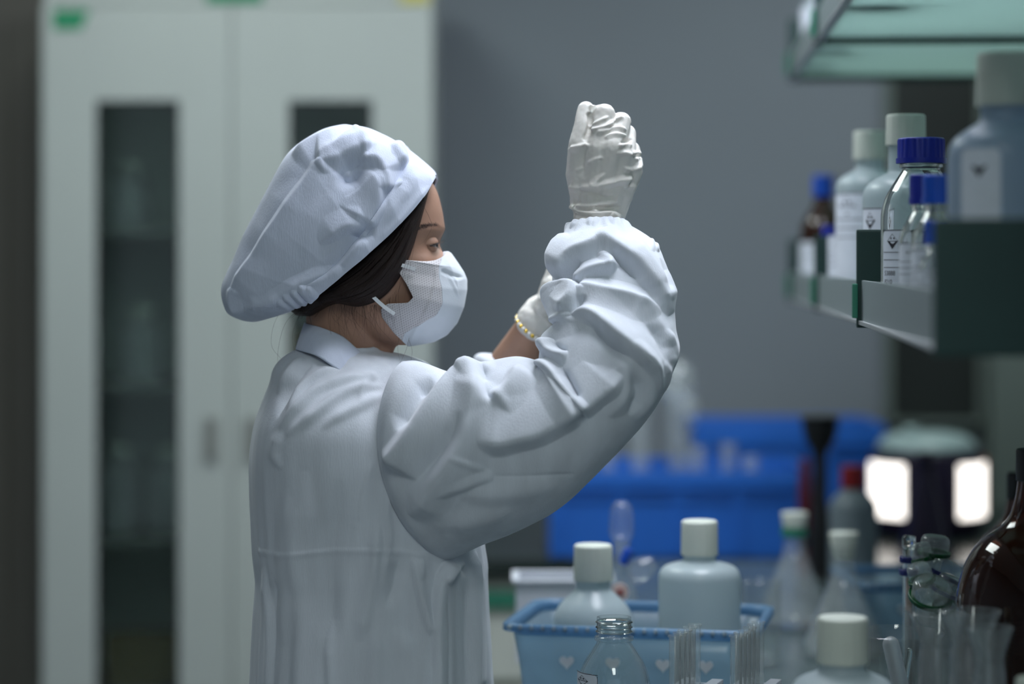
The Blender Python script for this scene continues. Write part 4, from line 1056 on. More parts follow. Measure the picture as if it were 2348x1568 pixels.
# ------------------------------------------------------------------ bottles
def knurl(k, z): return 1.0 if (k // 2) % 2 else 0.965
def hdpe_bottle(loc, R, H, capR, capH, label, m=M['hdpe'], neckR=None, neckH=.015, square=False, rz=0, lab=None, cap=M['hdpecap'], sh=.6, group='white plastic reagent bottles', name='plastic_bottle'):
    e = empty(name, loc, label, 'bottle', group, rz)
    nr = neckR or capR * .86
    zs = H - capH - neckH
    shz = zs - (R - nr) * sh
    prof = round_prof([(0, .003), (R * .6, .003), (R * .93, 0, .006), (R, .012, .008), (R, shz - .0, R * .42), (nr * 1.05, zs, .006), (nr, zs + .004), (nr, H - capH + .004), (0, H - capH + .004)], 6)
    rf = None
    if square:
        def rf(k, z, seg=48):
            if z > shz + .01: 
                f = max(0, 1 - (z - shz - .01) / max(zs - shz - .01, .001))
            else: f = 1
            a = 2 * math.pi * k / seg
            q = 1 / (abs(math.cos(a)) ** 5 + abs(math.sin(a)) ** 5) ** .2
            return 1 + (q * .92 - 1) * f
    lathe('body', prof, m, e, 48, rfun=rf)
    lathe('cap', round_prof([(0, H), (capR * .97, H, .004), (capR, H - capH, .002), (capR * .9, H - capH), (0, H - capH + .002)]), cap, e, 64, rfun=lambda k, z: 1.0 if (k // 2) % 2 else .985)
    if lab: label_patch(e, R * (1.0 if not square else .93), *lab)
    return e
def label_patch(e, R, a0, a1, z0, z1, prints=(), m=None, corner=.008):
    """rounded paper label wrapped on a round bottle; angles in degrees, -90 faces the camera"""
    rr = R + .0006; n = 28
    a0, a1 = math.radians(a0), math.radians(a1); W = (a1 - a0) * rr
    def pt(u, v, lift=0):        # u in metres along the label, v height
        a = a0 + u / rr; return ((rr + lift) * math.cos(a), (rr + lift) * math.sin(a), v)
    V = []; Fc = []
    for i in range(n + 1):
        u = W * i / n; c = corner
        k = 0
        if u < c: k = c - math.sqrt(max(0, c * c - (c - u) ** 2))
        elif u > W - c: k = c - math.sqrt(max(0, c * c - (u - W + c) ** 2))
        V += [pt(u, z0 + k), pt(u, z1 - k)]
    for i in range(n): Fc.append((2 * i, 2 * i + 2, 2 * i + 3, 2 * i + 1))
    lb = mesh_obj('label', V, Fc, m or M['label'], e)
    # printed matter: rectangles / triangles / outline, in label fractions
    pv = []; pf = []
    def quad(u0, v0, u1, v1):
        st = max(1, int((u1 - u0) * W / .003)); b = len(pv)
        for i in range(st + 1):
            uu = (u0 + (u1 - u0) * i / st) * W
            pv.append(pt(uu, z0 + v0 * (z1 - z0), .0004)); pv.append(pt(uu, z0 + v1 * (z1 - z0), .0004))
        for i in range(st): pf.append((b + 2 * i, b + 2 * i + 2, b + 2 * i + 3, b + 2 * i + 1))
    for p in prints:
        if p[0] == 'line': quad(*p[1:])
        elif p[0] == 'poly':
            b = len(pv)
            for (u, v) in p[1]: pv.append(pt(u * W, z0 + v * (z1 - z0), .0005))
            pf.append(tuple(range(b, b + len(p[1]))))
        elif p[0] == 'text':
            cu = bpy.data.curves.new('t', 'FONT'); cu.body = p[1]; cu.size = p[4]
            to = bpy.data.objects.new('t', cu); COL.objects.link(to)
            dg = bpy.context.evaluated_depsgraph_get(); dg.update(); me = bpy.data.meshes.new_from_object(to.evaluated_get(dg))
            b = len(pv)
            for v in me.vertices: pv.append(pt(p[2] * W + v.co.x, z0 + p[3] * (z1 - z0) + v.co.y, .0005))
            for f in me.polygons: pf.append(tuple(i + b for i in f.vertices))
            bpy.data.objects.remove(to); bpy.data.curves.remove(cu); bpy.data.meshes.remove(me)
    if pv: mesh_obj('print', pv, pf, M['print'], lb)
    return lb, pt, W
def hazard_print(text=True):
    L = [('line', .06, .70, .94, .708), ('line', .06, .60, .94, .608), ('line', .06, .50, .94, .508),
         ('poly', [(.28, .85), (.72, .85), (.50, .745)]), ('line', .27, .845, .73, .853),
         ('poly', [(.27, .85), (.29, .85), (.51, .945), (.49, .945)]), ('poly', [(.73, .85), (.49, .945), (.51, .945), (.71, .85)]), ('line', .42, .875, .47, .90), ('line', .54, .875, .59, .90),
         ('line', .0, .985, 1, .995), ('line', .0, .0, 1, .010), ('line', .985, .03, 1, .97)]
    if text: L += [('text', '53888', .12, .40, .0075), ('text', '8210', .12, .29, .0070), ('text', '8210', .12, .19, .0070)]
    return L
def media_bottle(loc, R, H, capR, capH, label, capm=M['bluecap'], fill=.45, glass=M['glass'], lab=None, group='blue capped glass bottles', liq=M['liquid'], seg=48, name='glass_bottle'):
    e = empty(name, loc, label, 'bottle', group)
    nr = capR * .80; zn = H - capH - .008; zs = zn - (R - nr) * 1.25 - .006
    outer = round_prof([(0, .004), (R * .7, .003), (R * .96, 0, .006), (R, .012, .006), (R, zs, R * .55), (nr, zn, .010), (nr, zn + .002), (nr * 1.14, zn + .003, .001), (nr * 1.14, zn + .007, .001), (nr, zn + .008), (nr, H - .004)], 7)
    th_ = .0025
    inner = [(max(0, r - th_), z + (th_ if z < .02 else 0)) for r, z in outer][::-1]; inner[-1] = (0, .0075)
    lathe('body', outer + inner, glass, e, seg)
    if fill:
        zf = H * fill; Rl_ = R - th_ - .0003
        lathe('liquid', round_prof([(0, .008), (Rl_ * .95, .008, .005), (Rl_, .016), (Rl_, min(zf, zs - R * .55)), (0, min(zf, zs - R * .55))]), liq, e, seg)
    if capH > 0 and capm is not None:
        prof = round_prof([(0, H), (capR * .95, H, .003), (capR, H - .003), (capR, H - capH * .82), (capR * 1.06, H - capH * .80), (capR * 1.06, H - capH), (capR * .9, H - capH), (capR * .9, H - .004), (0, H - .004)], 3)
        lathe('cap', prof, capm, e, 96, rfun=lambda k, z: (1.0 if (k // 2) % 2 else .95) if z > H - capH * .79 and z < H - .002 else 1.0)
    if lab: label_patch(e, R, *lab)
    return e
def erlenmeyer(loc, R, H, nR, label, stopper=None, band=None, group='conical glass flasks'):
    e = empty('conical_flask', loc, label, 'flask', group)
    zn = H * .74
    outer = round_prof([(0, .003), (R * .8, .002), (R * .97, .004, .006), (R, .018, .012), (nR, zn, .02), (nR, H - .006), (nR * 1.2, H - .003, .002), (nR * 1.15, H)], 6)
    inner = [(max(0, r - .002), z + (.002 if z < .03 else 0)) for r, z in outer][::-1]; inner[-1] = (0, .006)
    lathe('body', outer + inner, M['thinhaze'], e, 40)
    if stopper: lathe('stopper', round_prof([(0, H + stopper), (nR * 1.25, H + stopper, .004), (nR * 1.1, H, .001), (nR * .85, H - .02, .001), (0, H - .02)]), M['hdpecap'], e, 32)
    if band: lathe('band', [(nR * 1.03, H - .02), (nR * 1.22, H - .02), (nR * 1.22, H - .006), (nR * 1.03, H - .006), (nR * 1.03, H - .02)], band, e, 32)
    return e

def on_shelf(px, Y, lv=LOW, R=0): return (max(XP(px, Y), SA + SK * Y + R * 1.003 + .003), Y, lv + .0112)
hz = hazard_print(False)
hdpe_bottle(on_shelf(2312, 2.33, R=.058), .058, .264, .031, .052, 'large milky blue plastic bottle at the near end of the rack', M['hdpeblue'], lab=(-150, -108, .06, .17, [('poly', [(.3, .85), (.7, .85), (.5, .75)])]), group='bottles on the lower rack shelf')
media_bottle(on_shelf(2110, 2.76, R=.046), .046, .203, .0270, .029, 'clear glass bottle with wide blue cap and corrosive hazard label', lab=(-166, -120, .012, .098, hazard_print(True)), group='bottles on the lower rack shelf', fill=.48)
media_bottle(on_shelf(2118, 2.60, R=.0265), .0265, .156, .0150, .032, 'slim clear bottle with dark blue cap in front of the wide-capped bottle', fill=.0, lab=(-175, -60, .015, .082, hz), group='bottles on the lower rack shelf')
media_bottle(on_shelf(2152, 2.50, R=.0280), .0280, .152, .0165, .030, 'clear bottle with bright blue cap half hidden by the milky bottle', M['bluecap2'], fill=0, lab=(-175, -60, .015, .075, hz), group='bottles on the lower rack shelf')
media_bottle(on_shelf(2150, 2.405, R=.0200), .0200, .104, .0130, .024, 'shortest bottle with bright blue cap nearest the milky bottle', M['bluecap2'], fill=0, lab=(-175, -60, .012, .055, hz), group='bottles on the lower rack shelf')
hdpe_bottle(on_shelf(2077, 3.10, R=.055), .055, .250, .0257, .040, 'white plastic bottle with tall ivory cap behind the wide blue cap', lab=(-176, -130, .02, .13, hz), neckH=.035, sh=.5, group='bottles on the lower rack shelf')
hdpe_bottle(on_shelf(1988, 3.50, R=.049), .049, .250, .0237, .042, 'blurred white plastic bottle between two dark green dividers', lab=(-178, -100, .03, .16, hz), sh=.5, group='bottles on the lower rack shelf')
hdpe_bottle(on_shelf(1950, 3.66, R=.035), .035, .13, .0200, .03, 'short white bottle behind the rail with a round hazard sticker', lab=(-178, -80, .01, .10, hz), sh=.5, group='bottles on the lower rack shelf')
e_ = hdpe_bottle(on_shelf(1886, 4.44, R=.043), .043, .218, .0200, .040, 'amber bottle with blue cap at the far end of the rack', M['amberdark'], lab=(-178, -60, .015, .095, hz), sh=1.4, cap=M['bluecap2'], group='bottles on the lower rack shelf', name='amber_bottle')
media_bottle(on_shelf(1898, 3.93, R=.02), .02, .118, .0125, .022, 'small bottle with blue cap beside the far divider', fill=0, lab=(-178, -60, .01, .07, hz), group='bottles on the lower rack shelf')
hdpe_bottle(on_shelf(1888, 4.05, UP, R=.035), .035, .19, .018, .03, 'pale bottle with blue cap on the upper shelf', M['hdpeblue'], cap=M['bluecap2'], lab=(-178, -60, .01, .10, hz), group='bottles on the upper rack shelf')
hdpe_bottle(on_shelf(1868, 4.40, UP, R=.033), .033, .16, .018, .03, 'pale plastic bottle at the far end of the upper shelf', lab=(-178, -60, .01, .10, hz), group='bottles on the upper rack shelf')
hdpe_bottle(on_shelf(1962, 3.35, UP, R=.045), .045, .22, .022, .035, 'white plastic bottle on the upper shelf above the divider', lab=(-178, -60, .02, .12, hz), group='bottles on the upper rack shelf')
# signature on the sharp label
sg = None
for o in bpy.data.objects:
    if o.get('label', '').startswith('clear glass bottle with wide'): sg = o
lbl = [c for c in sg.children if c.name.startswith('label')][0]
rr = .0466; a0 = math.radians(-166)
pts = []
for k in range(60):
    t = k / 59; u = .006 + .022 * t; v = .020 + .005 * math.sin(t * 23) * (1 - .4 * t) + .004 * t
    a = a0 + u / rr; pts.append((rr * math.cos(a) * 1.012, rr * math.sin(a) * 1.012, v))
tube('signature', np.array(pts), .0004, M['ink'], lbl, seg=5)

# ------------------------------------------------------------------ near bench
BZ = .85
def bench_edge(Y): return -.165 + SK * Y
bench = empty('lab_bench', (.7, 2.9, 0), 'grey topped laboratory bench running under the reagent rack', 'bench')
V = []
for z in (BZ - .035, BZ):
    V += [(bench_edge(1.2), 1.2, z), (XR - .01, 1.2, z), (XR - .01, 4.78, z), (bench_edge(4.78), 4.78, z)]
o = mesh_obj('bench_top', V, [(3, 2, 1, 0), (4, 5, 6, 7), (0, 1, 5, 4), (1, 2, 6, 5), (2, 3, 7, 6), (3, 0, 4, 7)], M['bench'], bench, False, origin=(.7, 2.9, 0))
for Y0 in (1.25, 2.13, 3.01, 3.89):
    x_ = bench_edge(Y0) + .06
    u = boxes('cupboard', [(x_ + .02 - .7, XR - .02 - .7, Y0 - 2.9, Y0 + .86 - 2.9, .1, BZ - .036)], M['cream'], bench, .003)
    boxes('cupboard_door', [(x_ - .7, x_ + .019 - .7, Y0 + .01 - 2.9, Y0 + .85 - 2.9, .12, BZ - .05)], M['cream'], u, .003)
    boxes('handle', [(x_ - .014 - .7, x_ - .7, Y0 + .36 - 2.9, Y0 + .50 - 2.9, .66, .685)], M['mgreen'], u, .003)
boxes('plinth', [(.02 + .1 - .7, XR - .05 - .7, 1.3 - 2.9, 4.7 - 2.9, 0, .1)], M['black'], bench, .002)

# far counter along the back wall with the crates
fc = empty('wall_counter', (.85, 5.4, 0), 'black topped counter with cream drawers along the far wall', 'counter')
boxes('counter_top', [(-.16 - .85, XR - .01 - .85, 4.80 - 5.4, 5.83 - 5.4, BZ - .03, BZ)], M['counter'], fc, .004)
boxes('counter_body', [(-.14 - .85, XR - .02 - .85, 4.86 - 5.4, 5.82 - 5.4, .08, BZ - .031)], M['cream'], fc, .003)
boxes('plinth', [(-.12 - .85, XR - .05 - .85, 4.92 - 5.4, 5.8 - 5.4, 0, .08)], M['black'], fc, .002)
for i in range(3):
    for zb, zt_ in ((.12, .34), (.36, .585), (.605, .80)):
        xa = -.135 + i * .46
        dw = boxes('drawer', [(xa - .85, xa + .45 - .85, 4.835 - 5.4, 4.859 - 5.4, zb, zt_)], M['cream'], fc, .003)
        boxes('drawer_pull', [(xa + .03 - .85, xa + .16 - .85, 4.82 - 5.4, 4.8345 - 5.4, zt_ - .05, zt_ - .015)], M['mgreen'], dw, .003)

def crate(loc, W, D, Hh, label, rz=0, rim=.03):
    e = empty('storage_crate', loc, label, 'crate', 'blue plastic crates', rz)
    t = .004; w2, d2 = W / 2, D / 2; ti = .012   # taper
    bm = bmesh.new()
    def wall_(x0, x1, y0, y1): box_bm(bm, x0, x1, y0, y1, .0, Hh - rim, .0015)
    wall_(-w2 + ti, w2 - ti, -d2 + ti, -d2 + ti + t); wall_(-w2 + ti, w2 - ti, d2 - ti - t, d2 - ti)
    wall_(-w2 + ti, -w2 + ti + t, -d2 + ti + t, d2 - ti - t); wall_(w2 - ti - t, w2 - ti, -d2 + ti + t, d2 - ti - t)
    box_bm(bm, -w2 + ti + t, w2 - ti - t, -d2 + ti + t, d2 - ti - t, 0, t, .001)
    me = bpy.data.meshes.new('crate_wall'); bm.to_mesh(me); bm.free(); o = bpy.data.objects.new('crate_wall', me); COL.objects.link(o); me.materials.append(M['crate']); o.parent = e
    boxes('rim', [(-w2, w2, -d2, -d2 + .016, Hh - rim, Hh), (-w2, w2, d2 - .016, d2, Hh - rim, Hh), (-w2, -w2 + .016, -d2 + .016, d2 - .016, Hh - rim, Hh), (w2 - .016, w2, -d2 + .016, d2 - .016, Hh - rim, Hh)], M['crate'], e, .004)
    nr = 5
    for k in range(nr):
        x = -w2 + ti + .02 + (W - 2 * ti - .04) * k / (nr - 1)
        boxes('rib', [(x - .006, x + .006, -d2 + .004, -d2 + ti, .005, Hh - rim)], M['crate'], e, .002)
    boxes('rib', [(-w2 + ti, w2 - ti, -d2 + .005, -d2 + ti, Hh - rim - .022, Hh - rim - .012)], M['crate'], e, .002)
    return e
crate((XP(1548, 4.95), 5.00, BZ + .001), .54, .36, .172, 'front blue crate full of glassware on the far counter', rim=.036)
crate((XP(1800, 5.5), 5.56, BZ + .001), .43, .30, .225, 'taller blue crate standing behind the front crate', rim=.05)
# glassware standing in the front crate
def flask_round(loc, R, H, nR, label, name='round_flask', group='glassware in the blue crate', tilt=0, m=M['glass'], flip=False):
    e = empty(name, loc if not flip else (loc[0], loc[1], loc[2] + H), label, 'flask', group); e.rotation_euler = (tilt + (math.pi if flip else 0), tilt * .6, 0)
    c = R; pr = []
    for k in range(13):
        a = -math.pi / 2 + math.pi * .5 * k / 12 * 1.72
        r = R * math.cos(a); z = c + R * math.sin(a)
        if r < nR and a > 0: break
        pr.append((max(r, 0), z))
    pr[0] = (0, 0); pr += [(nR, pr[-1][1] + .006), (nR, H - .004), (nR * 1.25, H - .002), (nR * 1.2, H)]
    inner = [(max(0, r - .002), z + (.002 if z < R else 0)) for r, z in pr][::-1]; inner[-1] = (0, .002)
    lathe('glass_body', pr + inner, m, e, 32); return e
gz = BZ + .006
Yg = 4.93
for (px, R, H, nR, dy, lb, tl) in [(1390, .044, .24, .016, .07, 'round flask nearest the sleeve in the front crate', .03), (1470, .046, .29, .020, .0, 'tall round flask in the front crate beside the sleeve', -.02), (1548, .046, .385, .016, .08, 'tallest flask standing neck down in the front crate', .0),
                                   (1600, .038, .21, .015, -.02, 'glass flask with a bright highlight in the middle of the front crate', 0), (1665, .040, .21, .015, .07, 'glass flask right of the middle in the front crate', .03), (1725, .043, .19, .016, -.02, 'short glass flask near the right wall of the front crate', -.03)]:
    flask_round((XP(px, Yg + dy), Yg + dy, gz), R, H, nR, lb, tilt=tl, m=M['thinhaze'], flip=H > .37)
flask_round((XP(1572, 5.12), 5.12, gz), .034, .31, .014, 'smaller flask standing neck down at the back of the front crate', m=M['thinhaze'], flip=True)

# ------------------------------------------------------------------ things on the near bench
def B(px, Y): return (XP(px, Y), Y, BZ + .0008)
# big amber bottle at the right edge
def amber_jug(loc, R, H, label, cap=M['black']):
    e = empty('amber_bottle', loc, label, 'bottle', 'large amber bottles')
    outer = round_prof([(0, .004), (R * .8, .002), (R * .97, 0, .01), (R, .02, .01), (R, H * .60, R * .55), (R * .80, H * .725, R * .35), (R * .34, H * .80, R * .35), (R * .235, H * .90, .02), (R * .235, H - .004)], 8)
    inner = [(max(0, r - .003), z + (.003 if z < .03 else 0)) for r, z in outer][::-1]; inner[-1] = (0, .008)
    lathe('body', outer + inner, M['amber'], e, 64)
    lathe('cap', round_prof([(0, H + .006), (R * .26, H + .006, .003), (R * .26, H - .03, .001), (R * .245, H - .03), (R * .245, H - .002), (0, H - .002)]), cap, e, 48, rfun=lambda k, z: 1 if k % 2 else .98)
    # embossed grip rows on the shoulder and body
    gv = []; gf_ = []
    for i in range(9):
        for k in range(70):
            a = math.radians(-178 + k * 2.0 + (i % 2)); z = H * .44 + i * .0042; r = R * 1.0
            b = len(gv); c = np.array((r * math.cos(a), r * math.sin(a), z)); nrm = np.array((math.cos(a), math.sin(a), 0)); tg = np.array((-math.sin(a), math.cos(a), 0)); upv = np.array((0, 0, 1))
            s_ = .0013
            gv += [c - tg * s_, c + upv * s_, c + tg * s_, c - upv * s_, c + nrm * .0007]; gf_ += [(b, b + 3, b + 4), (b + 3, b + 2, b + 4), (b + 2, b + 1, b + 4), (b + 1, b, b + 4)]
    tag(mesh_obj('grip_dots', gv, gf_, M['amber'], e), kind='stuff')
    lathe('liquid', round_prof([(0, .009), (R - .0045, .009, .006), (R - .0038, .02), (R - .0038, H * .42), (0, H * .42)]), M['amberdark'], e, 48)
    return e
amber_jug(B(2378, 2.72), .0905, .378, 'large amber glass bottle with black cap at the right edge')
amber_jug(B(2335, 3.30), .060, .30, 'dark amber bottle peeking out behind the large one')
hdpe_bottle(B(1932, 2.50), .0545, .228, .0268, .048, 'white plastic bottle with ivory cap in the near foreground', group='white plastic bottles on the bench', sh=.38, neckH=.008)
# open threaded bottle
tb = media_bottle(B(1408, 2.86), .0430, .178, .0255, .026, 'open clear glass bottle with a threaded neck in front of the basket', capm=None, fill=.0, glass=M['thin'], lab=(-185, -118, .050, .112, hazard_print(False)), group='open glass bottles')
lathe('thread', [(.0204, .156), (.0222, .157), (.0204, .159), (.0204, .161), (.0222, .162), (.0204, .164), (.0204, .167), (.0222, .168), (.0204, .170), (.0200, .170), (.0200, .156), (.0204, .156)], M['glass'], tb, 40)
# test tubes in two racks
def tube_rack(loc, label):
    e = empty('tube_rack', loc, label, 'rack', 'test tube racks', rz=-.33)
    boxes('base_plate', [(-.024, .024, -.012, .135, 0, .008)], M['frosted'], e, .001)
    boxes('top_plate', [(-.024, -.010, -.012, .135, .085, .090), (.010, .024, -.012, .135, .085, .090)], M['frosted'], e, .001)
    for y in (-.010, .128): boxes('rack_leg', [(-.022, .022, y, y + .005, .008, .085)], M['frosted'], e, .001)
    return e
tubeprof = round_prof([(0, 0), (.0072, 0, .007), (.0072, .15), (.0086, .1515), (.0086, .153), (.0064, .153), (.0064, .01, .006), (0, .0022)], 6)
ords = ['nearest', 'second', 'third', 'fourth', 'fifth', 'sixth']
tm = None
for px0, Y0, cnt, nm in ((1548, 2.80, 5, 'left'), (1688, 2.80, 6, 'right')):
    lc = B(px0, Y0)
    tube_rack(lc, '%s-hand one of the two clear test tube racks in front of the basket' % nm)
    for k in range(cnt):
        a = -.33; y = k * .0225
        o = empty('test_tube', (lc[0] - math.sin(a) * y, lc[1] + math.cos(a) * y, BZ + .0095), '%s glass test tube in the %s-hand rack, counted from the front' % (ords[k], nm), 'test tube', 'test tubes')
        if tm is None: t_ = lathe('tube_wall', tubeprof, M['thinhaze'], o, 24); tm = t_.data
        else:
            t_ = bpy.data.objects.new('tube_wall', tm); COL.objects.link(t_); t_.parent = o
# baskets
def basket(loc, W, D, Hh, rz, label):
    e = empty('plastic_basket', loc, label, 'basket', 'pale blue plastic baskets', rz)
    def ring(w, d, z, r=.03, n=8):
        out = []
        for (cx_q, cy_q, a0) in ((w / 2 - r, d / 2 - r, 0), (-w / 2 + r, d / 2 - r, 90), (-w / 2 + r, -d / 2 + r, 180), (w / 2 - r, -d / 2 + r, 270)):
            for k in range(n): a = math.radians(a0 + 90 * k / (n - 1)); out.append((cx_q + r * math.cos(a), cy_q + r * math.sin(a), z))
        return np.array(out)
    prof = [(W * .82, D * .82, .004), (W * .84, D * .84, .010), (W * .88, D * .88, Hh * .6), (W * .92, D * .92, Hh - .012)]
    G = np.array([ring(*p) for p in prof]); fs = grid_faces(4, G.shape[1], False, True).tolist(); fs.append(list(range(G.shape[1]))[::-1])
    o = mesh_obj('basket_wall', G.reshape(-1, 3), fs, M['basketwall'], e); so = o.modifiers.new('t', 'SOLIDIFY'); so.thickness = .002
    G = np.array([ring(*p) for p in [(W * .915, D * .915, Hh - .014), (W * .93, D * .93, Hh - .003), (W * .95, D * .95, Hh), (W, D, Hh - .001), (W, D, Hh - .010)]])
    o = mesh_obj('rim', G.reshape(-1, 3), grid_faces(5, G.shape[1], False, True), M['basket'], e); so = o.modifiers.new('t', 'SOLIDIFY'); so.thickness = .003
    # hearts pressed in the front and side walls
    hp = []
    for k in range(24):
        t = 2 * math.pi * k / 24; hp.append((.0095 * math.sin(t) ** 3, .0005 * (13 * math.cos(t) - 5 * math.cos(2 * t) - 2 * math.cos(3 * t) - math.cos(4 * t)) * 1.2))
    for x in (-.08, -.02, .045, .10):
        z = Hh * .62; f = .835 + (.92 - .835) * z / Hh; y = -D * f / 2 - .006
        Vh = [(x + a, y + (b) * -.08, z + b) for a, b in hp] + [(x + a, y + .003 + b * -.08, z + b) for a, b in hp]; nn_ = len(hp)
        fsh = [list(range(nn_)), list(range(2 * nn_ - 1, nn_ - 1, -1))] + [(i, i + nn_, (i + 1) % nn_ + nn_, (i + 1) % nn_) for i in range(nn_)]
        oh = mesh_obj('heart', Vh, fsh, M['whitebox'], e, False); fix_normals(oh)
    nv = 22                                   # scalloped beads along the front rim
    for k in range(nv):
        x = -W * .46 + W * .92 * k / (nv - 1); Vb, Fb = ellipsoid((x, -D / 2 + .002, Hh - .004), (.0035, .003, .004), 10, 6); mesh_obj('rim_bead', Vb, Fb, M['heart'], e)
    return e
bk = basket((.172, 3.215, BZ + .001), .335, .25, .125, -.20, 'pale blue plastic basket holding two white bottles')
basket((XP(2150, 3.75), 3.75, BZ + .001), .30, .22, .11, .1, 'pale blue basket behind the glass stoppers')
hdpe_bottle((XP(1360, 3.22), 3.22, BZ + .006), .053, .212, .0262, .048, 'round shouldered white bottle on the left in the basket', group='white plastic bottles in the basket', sh=.9, neckH=.012)
hdpe_bottle((XP(1604, 3.22), 3.22, BZ + .006), .0545, .244, .0248, .046, 'tall square shouldered white bottle on the right in the basket', group='white plastic bottles in the basket', sh=.25, neckH=.008)
# white tray behind the basket
tr = empty('white_tray', (XP(1290, 3.62), 3.62, BZ + .001), 'white plastic tray with a shiny rim behind the basket', 'tray')
boxes('tray_wall', [(-.07, .07, -.05, -.046, 0, .118), (-.07, .07, .046, .05, 0, .118), (-.07, -.066, -.046, .046, 0, .118), (.066, .07, -.046, .046, 0, .118), (-.066, .066, -.046, .046, 0, .004)], M['whitebox'], tr, .001)
boxes('tray_rim', [(-.076, .076, -.056, -.046, .118, .124), (-.076, .076, .046, .056, .118, .124), (-.076, -.066, -.046, .046, .118, .124), (.066, .076, -.046, .046, .118, .124)], M['whitebox'], tr, .002)
# cloudy glass separating funnel with stopper, leaning among the bottles
sf_ = empty('separating_funnel', (XP(1425, 3.5), 3.5, BZ + .001), 'cloudy glass funnel with stopper between the two basket bottles', 'funnel')
lathe('funnel_body', round_prof([(0, .002), (.03, .0, .006), (.034, .05, .02), (.020, .12, .02), (.012, .15, .01), (.012, .19), (.010, .19), (.010, .15), (.018, .12), (.031, .05), (.028, .004), (0, .005)]), M['thinhaze'], sf_, 32)
lathe('stopper', round_prof([(0, .176), (.0098, .176), (.011, .19, .003), (.018, .198, .006), (.016, .235, .008), (.008, .246, .006), (0, .246)]), M['thinhaze'], sf_, 24)
lathe('side_knob', round_prof([(0, -.02), (.016, -.02, .006), (.018, 0, .006), (.010, .02, .004), (0, .02)]), M['thinhaze'], sf_, 24, loc=(.030, -.012, .150), rot=Matrix.Rotation(math.radians(60), 3, 'Y'))
lathe('blue_tap', round_prof([(0, -.012), (.007, -.012, .002), (.007, .012, .002), (0, .012)]), M['bluecap2'], sf_, 16, loc=(.006, -.016, .168), rot=Matrix.Rotation(math.radians(25), 3, 'Y'))
lathe('drip_tip', round_prof([(0, 0), (.006, .0, .002), (.007, .03), (.012, .05), (.012, .056), (0, .056)]), M['peach'], sf_, 20, loc=(-.006, -.035, .125), rot=Matrix.Rotation(math.radians(88), 3, 'X'))
lathe('tip_bore', [(0, -.001), (.004, -.001), (.004, .003), (0, .003)], M['red'], sf_, 16, loc=(-.006, -.0925, .127), rot=Matrix.Rotation(math.radians(90), 3, 'X'))
# small beaker right of the basket
def beaker(loc, R, H, label, name='glass_beaker', group='glass beakers', seg=40):
    e = empty(name, loc, label, 'beaker', group)
    o_ = round_prof([(0, .002), (R * .9, .0, .006), (R, .01, .008), (R, H - .006), (R * 1.06, H, .002), (R * 1.02, H + .001), (R - .002, H - .006), (R - .002, .012, .006), (0, .004)], 5)
    lathe('glass_wall', o_, M['thin'], e, seg); return e
beaker(B(1742, 3.55), .030, .125, 'small glass beaker right of the basket')
beaker(B(2052, 2.80), .054, .165, 'wide glass beaker holding glass rods beside the amber bottle')
# frosted rods leaning in the wide beaker
for (pa, pb, r, lb) in [((2043, 1478, 2.79), (2080, 1640, 2.80), .0098, 'frosted round-ended glass rod leaning in the wide beaker'), ((2085, 1492, 2.80), (2062, 1640, 2.81), .004, 'thin clear glass rod leaning in the wide beaker')]:
    a, b = np.array(P(*pa)), np.array(P(*pb)); v, f = capsule(a - b, (0, 0, 0), r, r, 20, 8)
    o = mesh_obj('glass_rod', v, f, M['frosted'] if r > .006 else M['glass'], None); o.location = b; tag(o, lb, 'glass rod', 'glass rods')
# flared glass cylinders in the right foreground
for (px, Y, R, top, lb) in [(2150, 2.66, .026, 1408, 'leftmost flared glass cylinder in front of the amber bottle'), (2225, 2.56, .027, 1402, 'middle flared glass cylinder in front of the amber bottle'), (2270, 2.50, .020, 1440, 'slim flared glass cylinder nearest the right edge')]:
    Hh = ZP(top, Y) - BZ
    e = empty('glass_cylinder', B(px, Y), lb, 'cylinder', 'flared glass cylinders')
    lathe('glass_wall', round_prof([(0, .006), (R * .85, .006, .006), (R * .85, Hh - .05, .02), (R * .72, Hh - .032, .015), (R * 1.25, Hh, .004), (R * 1.21, Hh + .001), (R * .68, Hh - .032, .015), (R * .80, Hh - .05, .02), (R * .80, .012), (0, .009)], 6), M['thinhaze'], e, 36, rfun=lambda k, z: 1 + .02 * math.sin(k * .35) )
    lathe('foot', round_prof([(0, 0), (R * 1.25, 0, .002), (R * 1.2, .006, .002), (0, .006)]), M['glass'], e, 36)
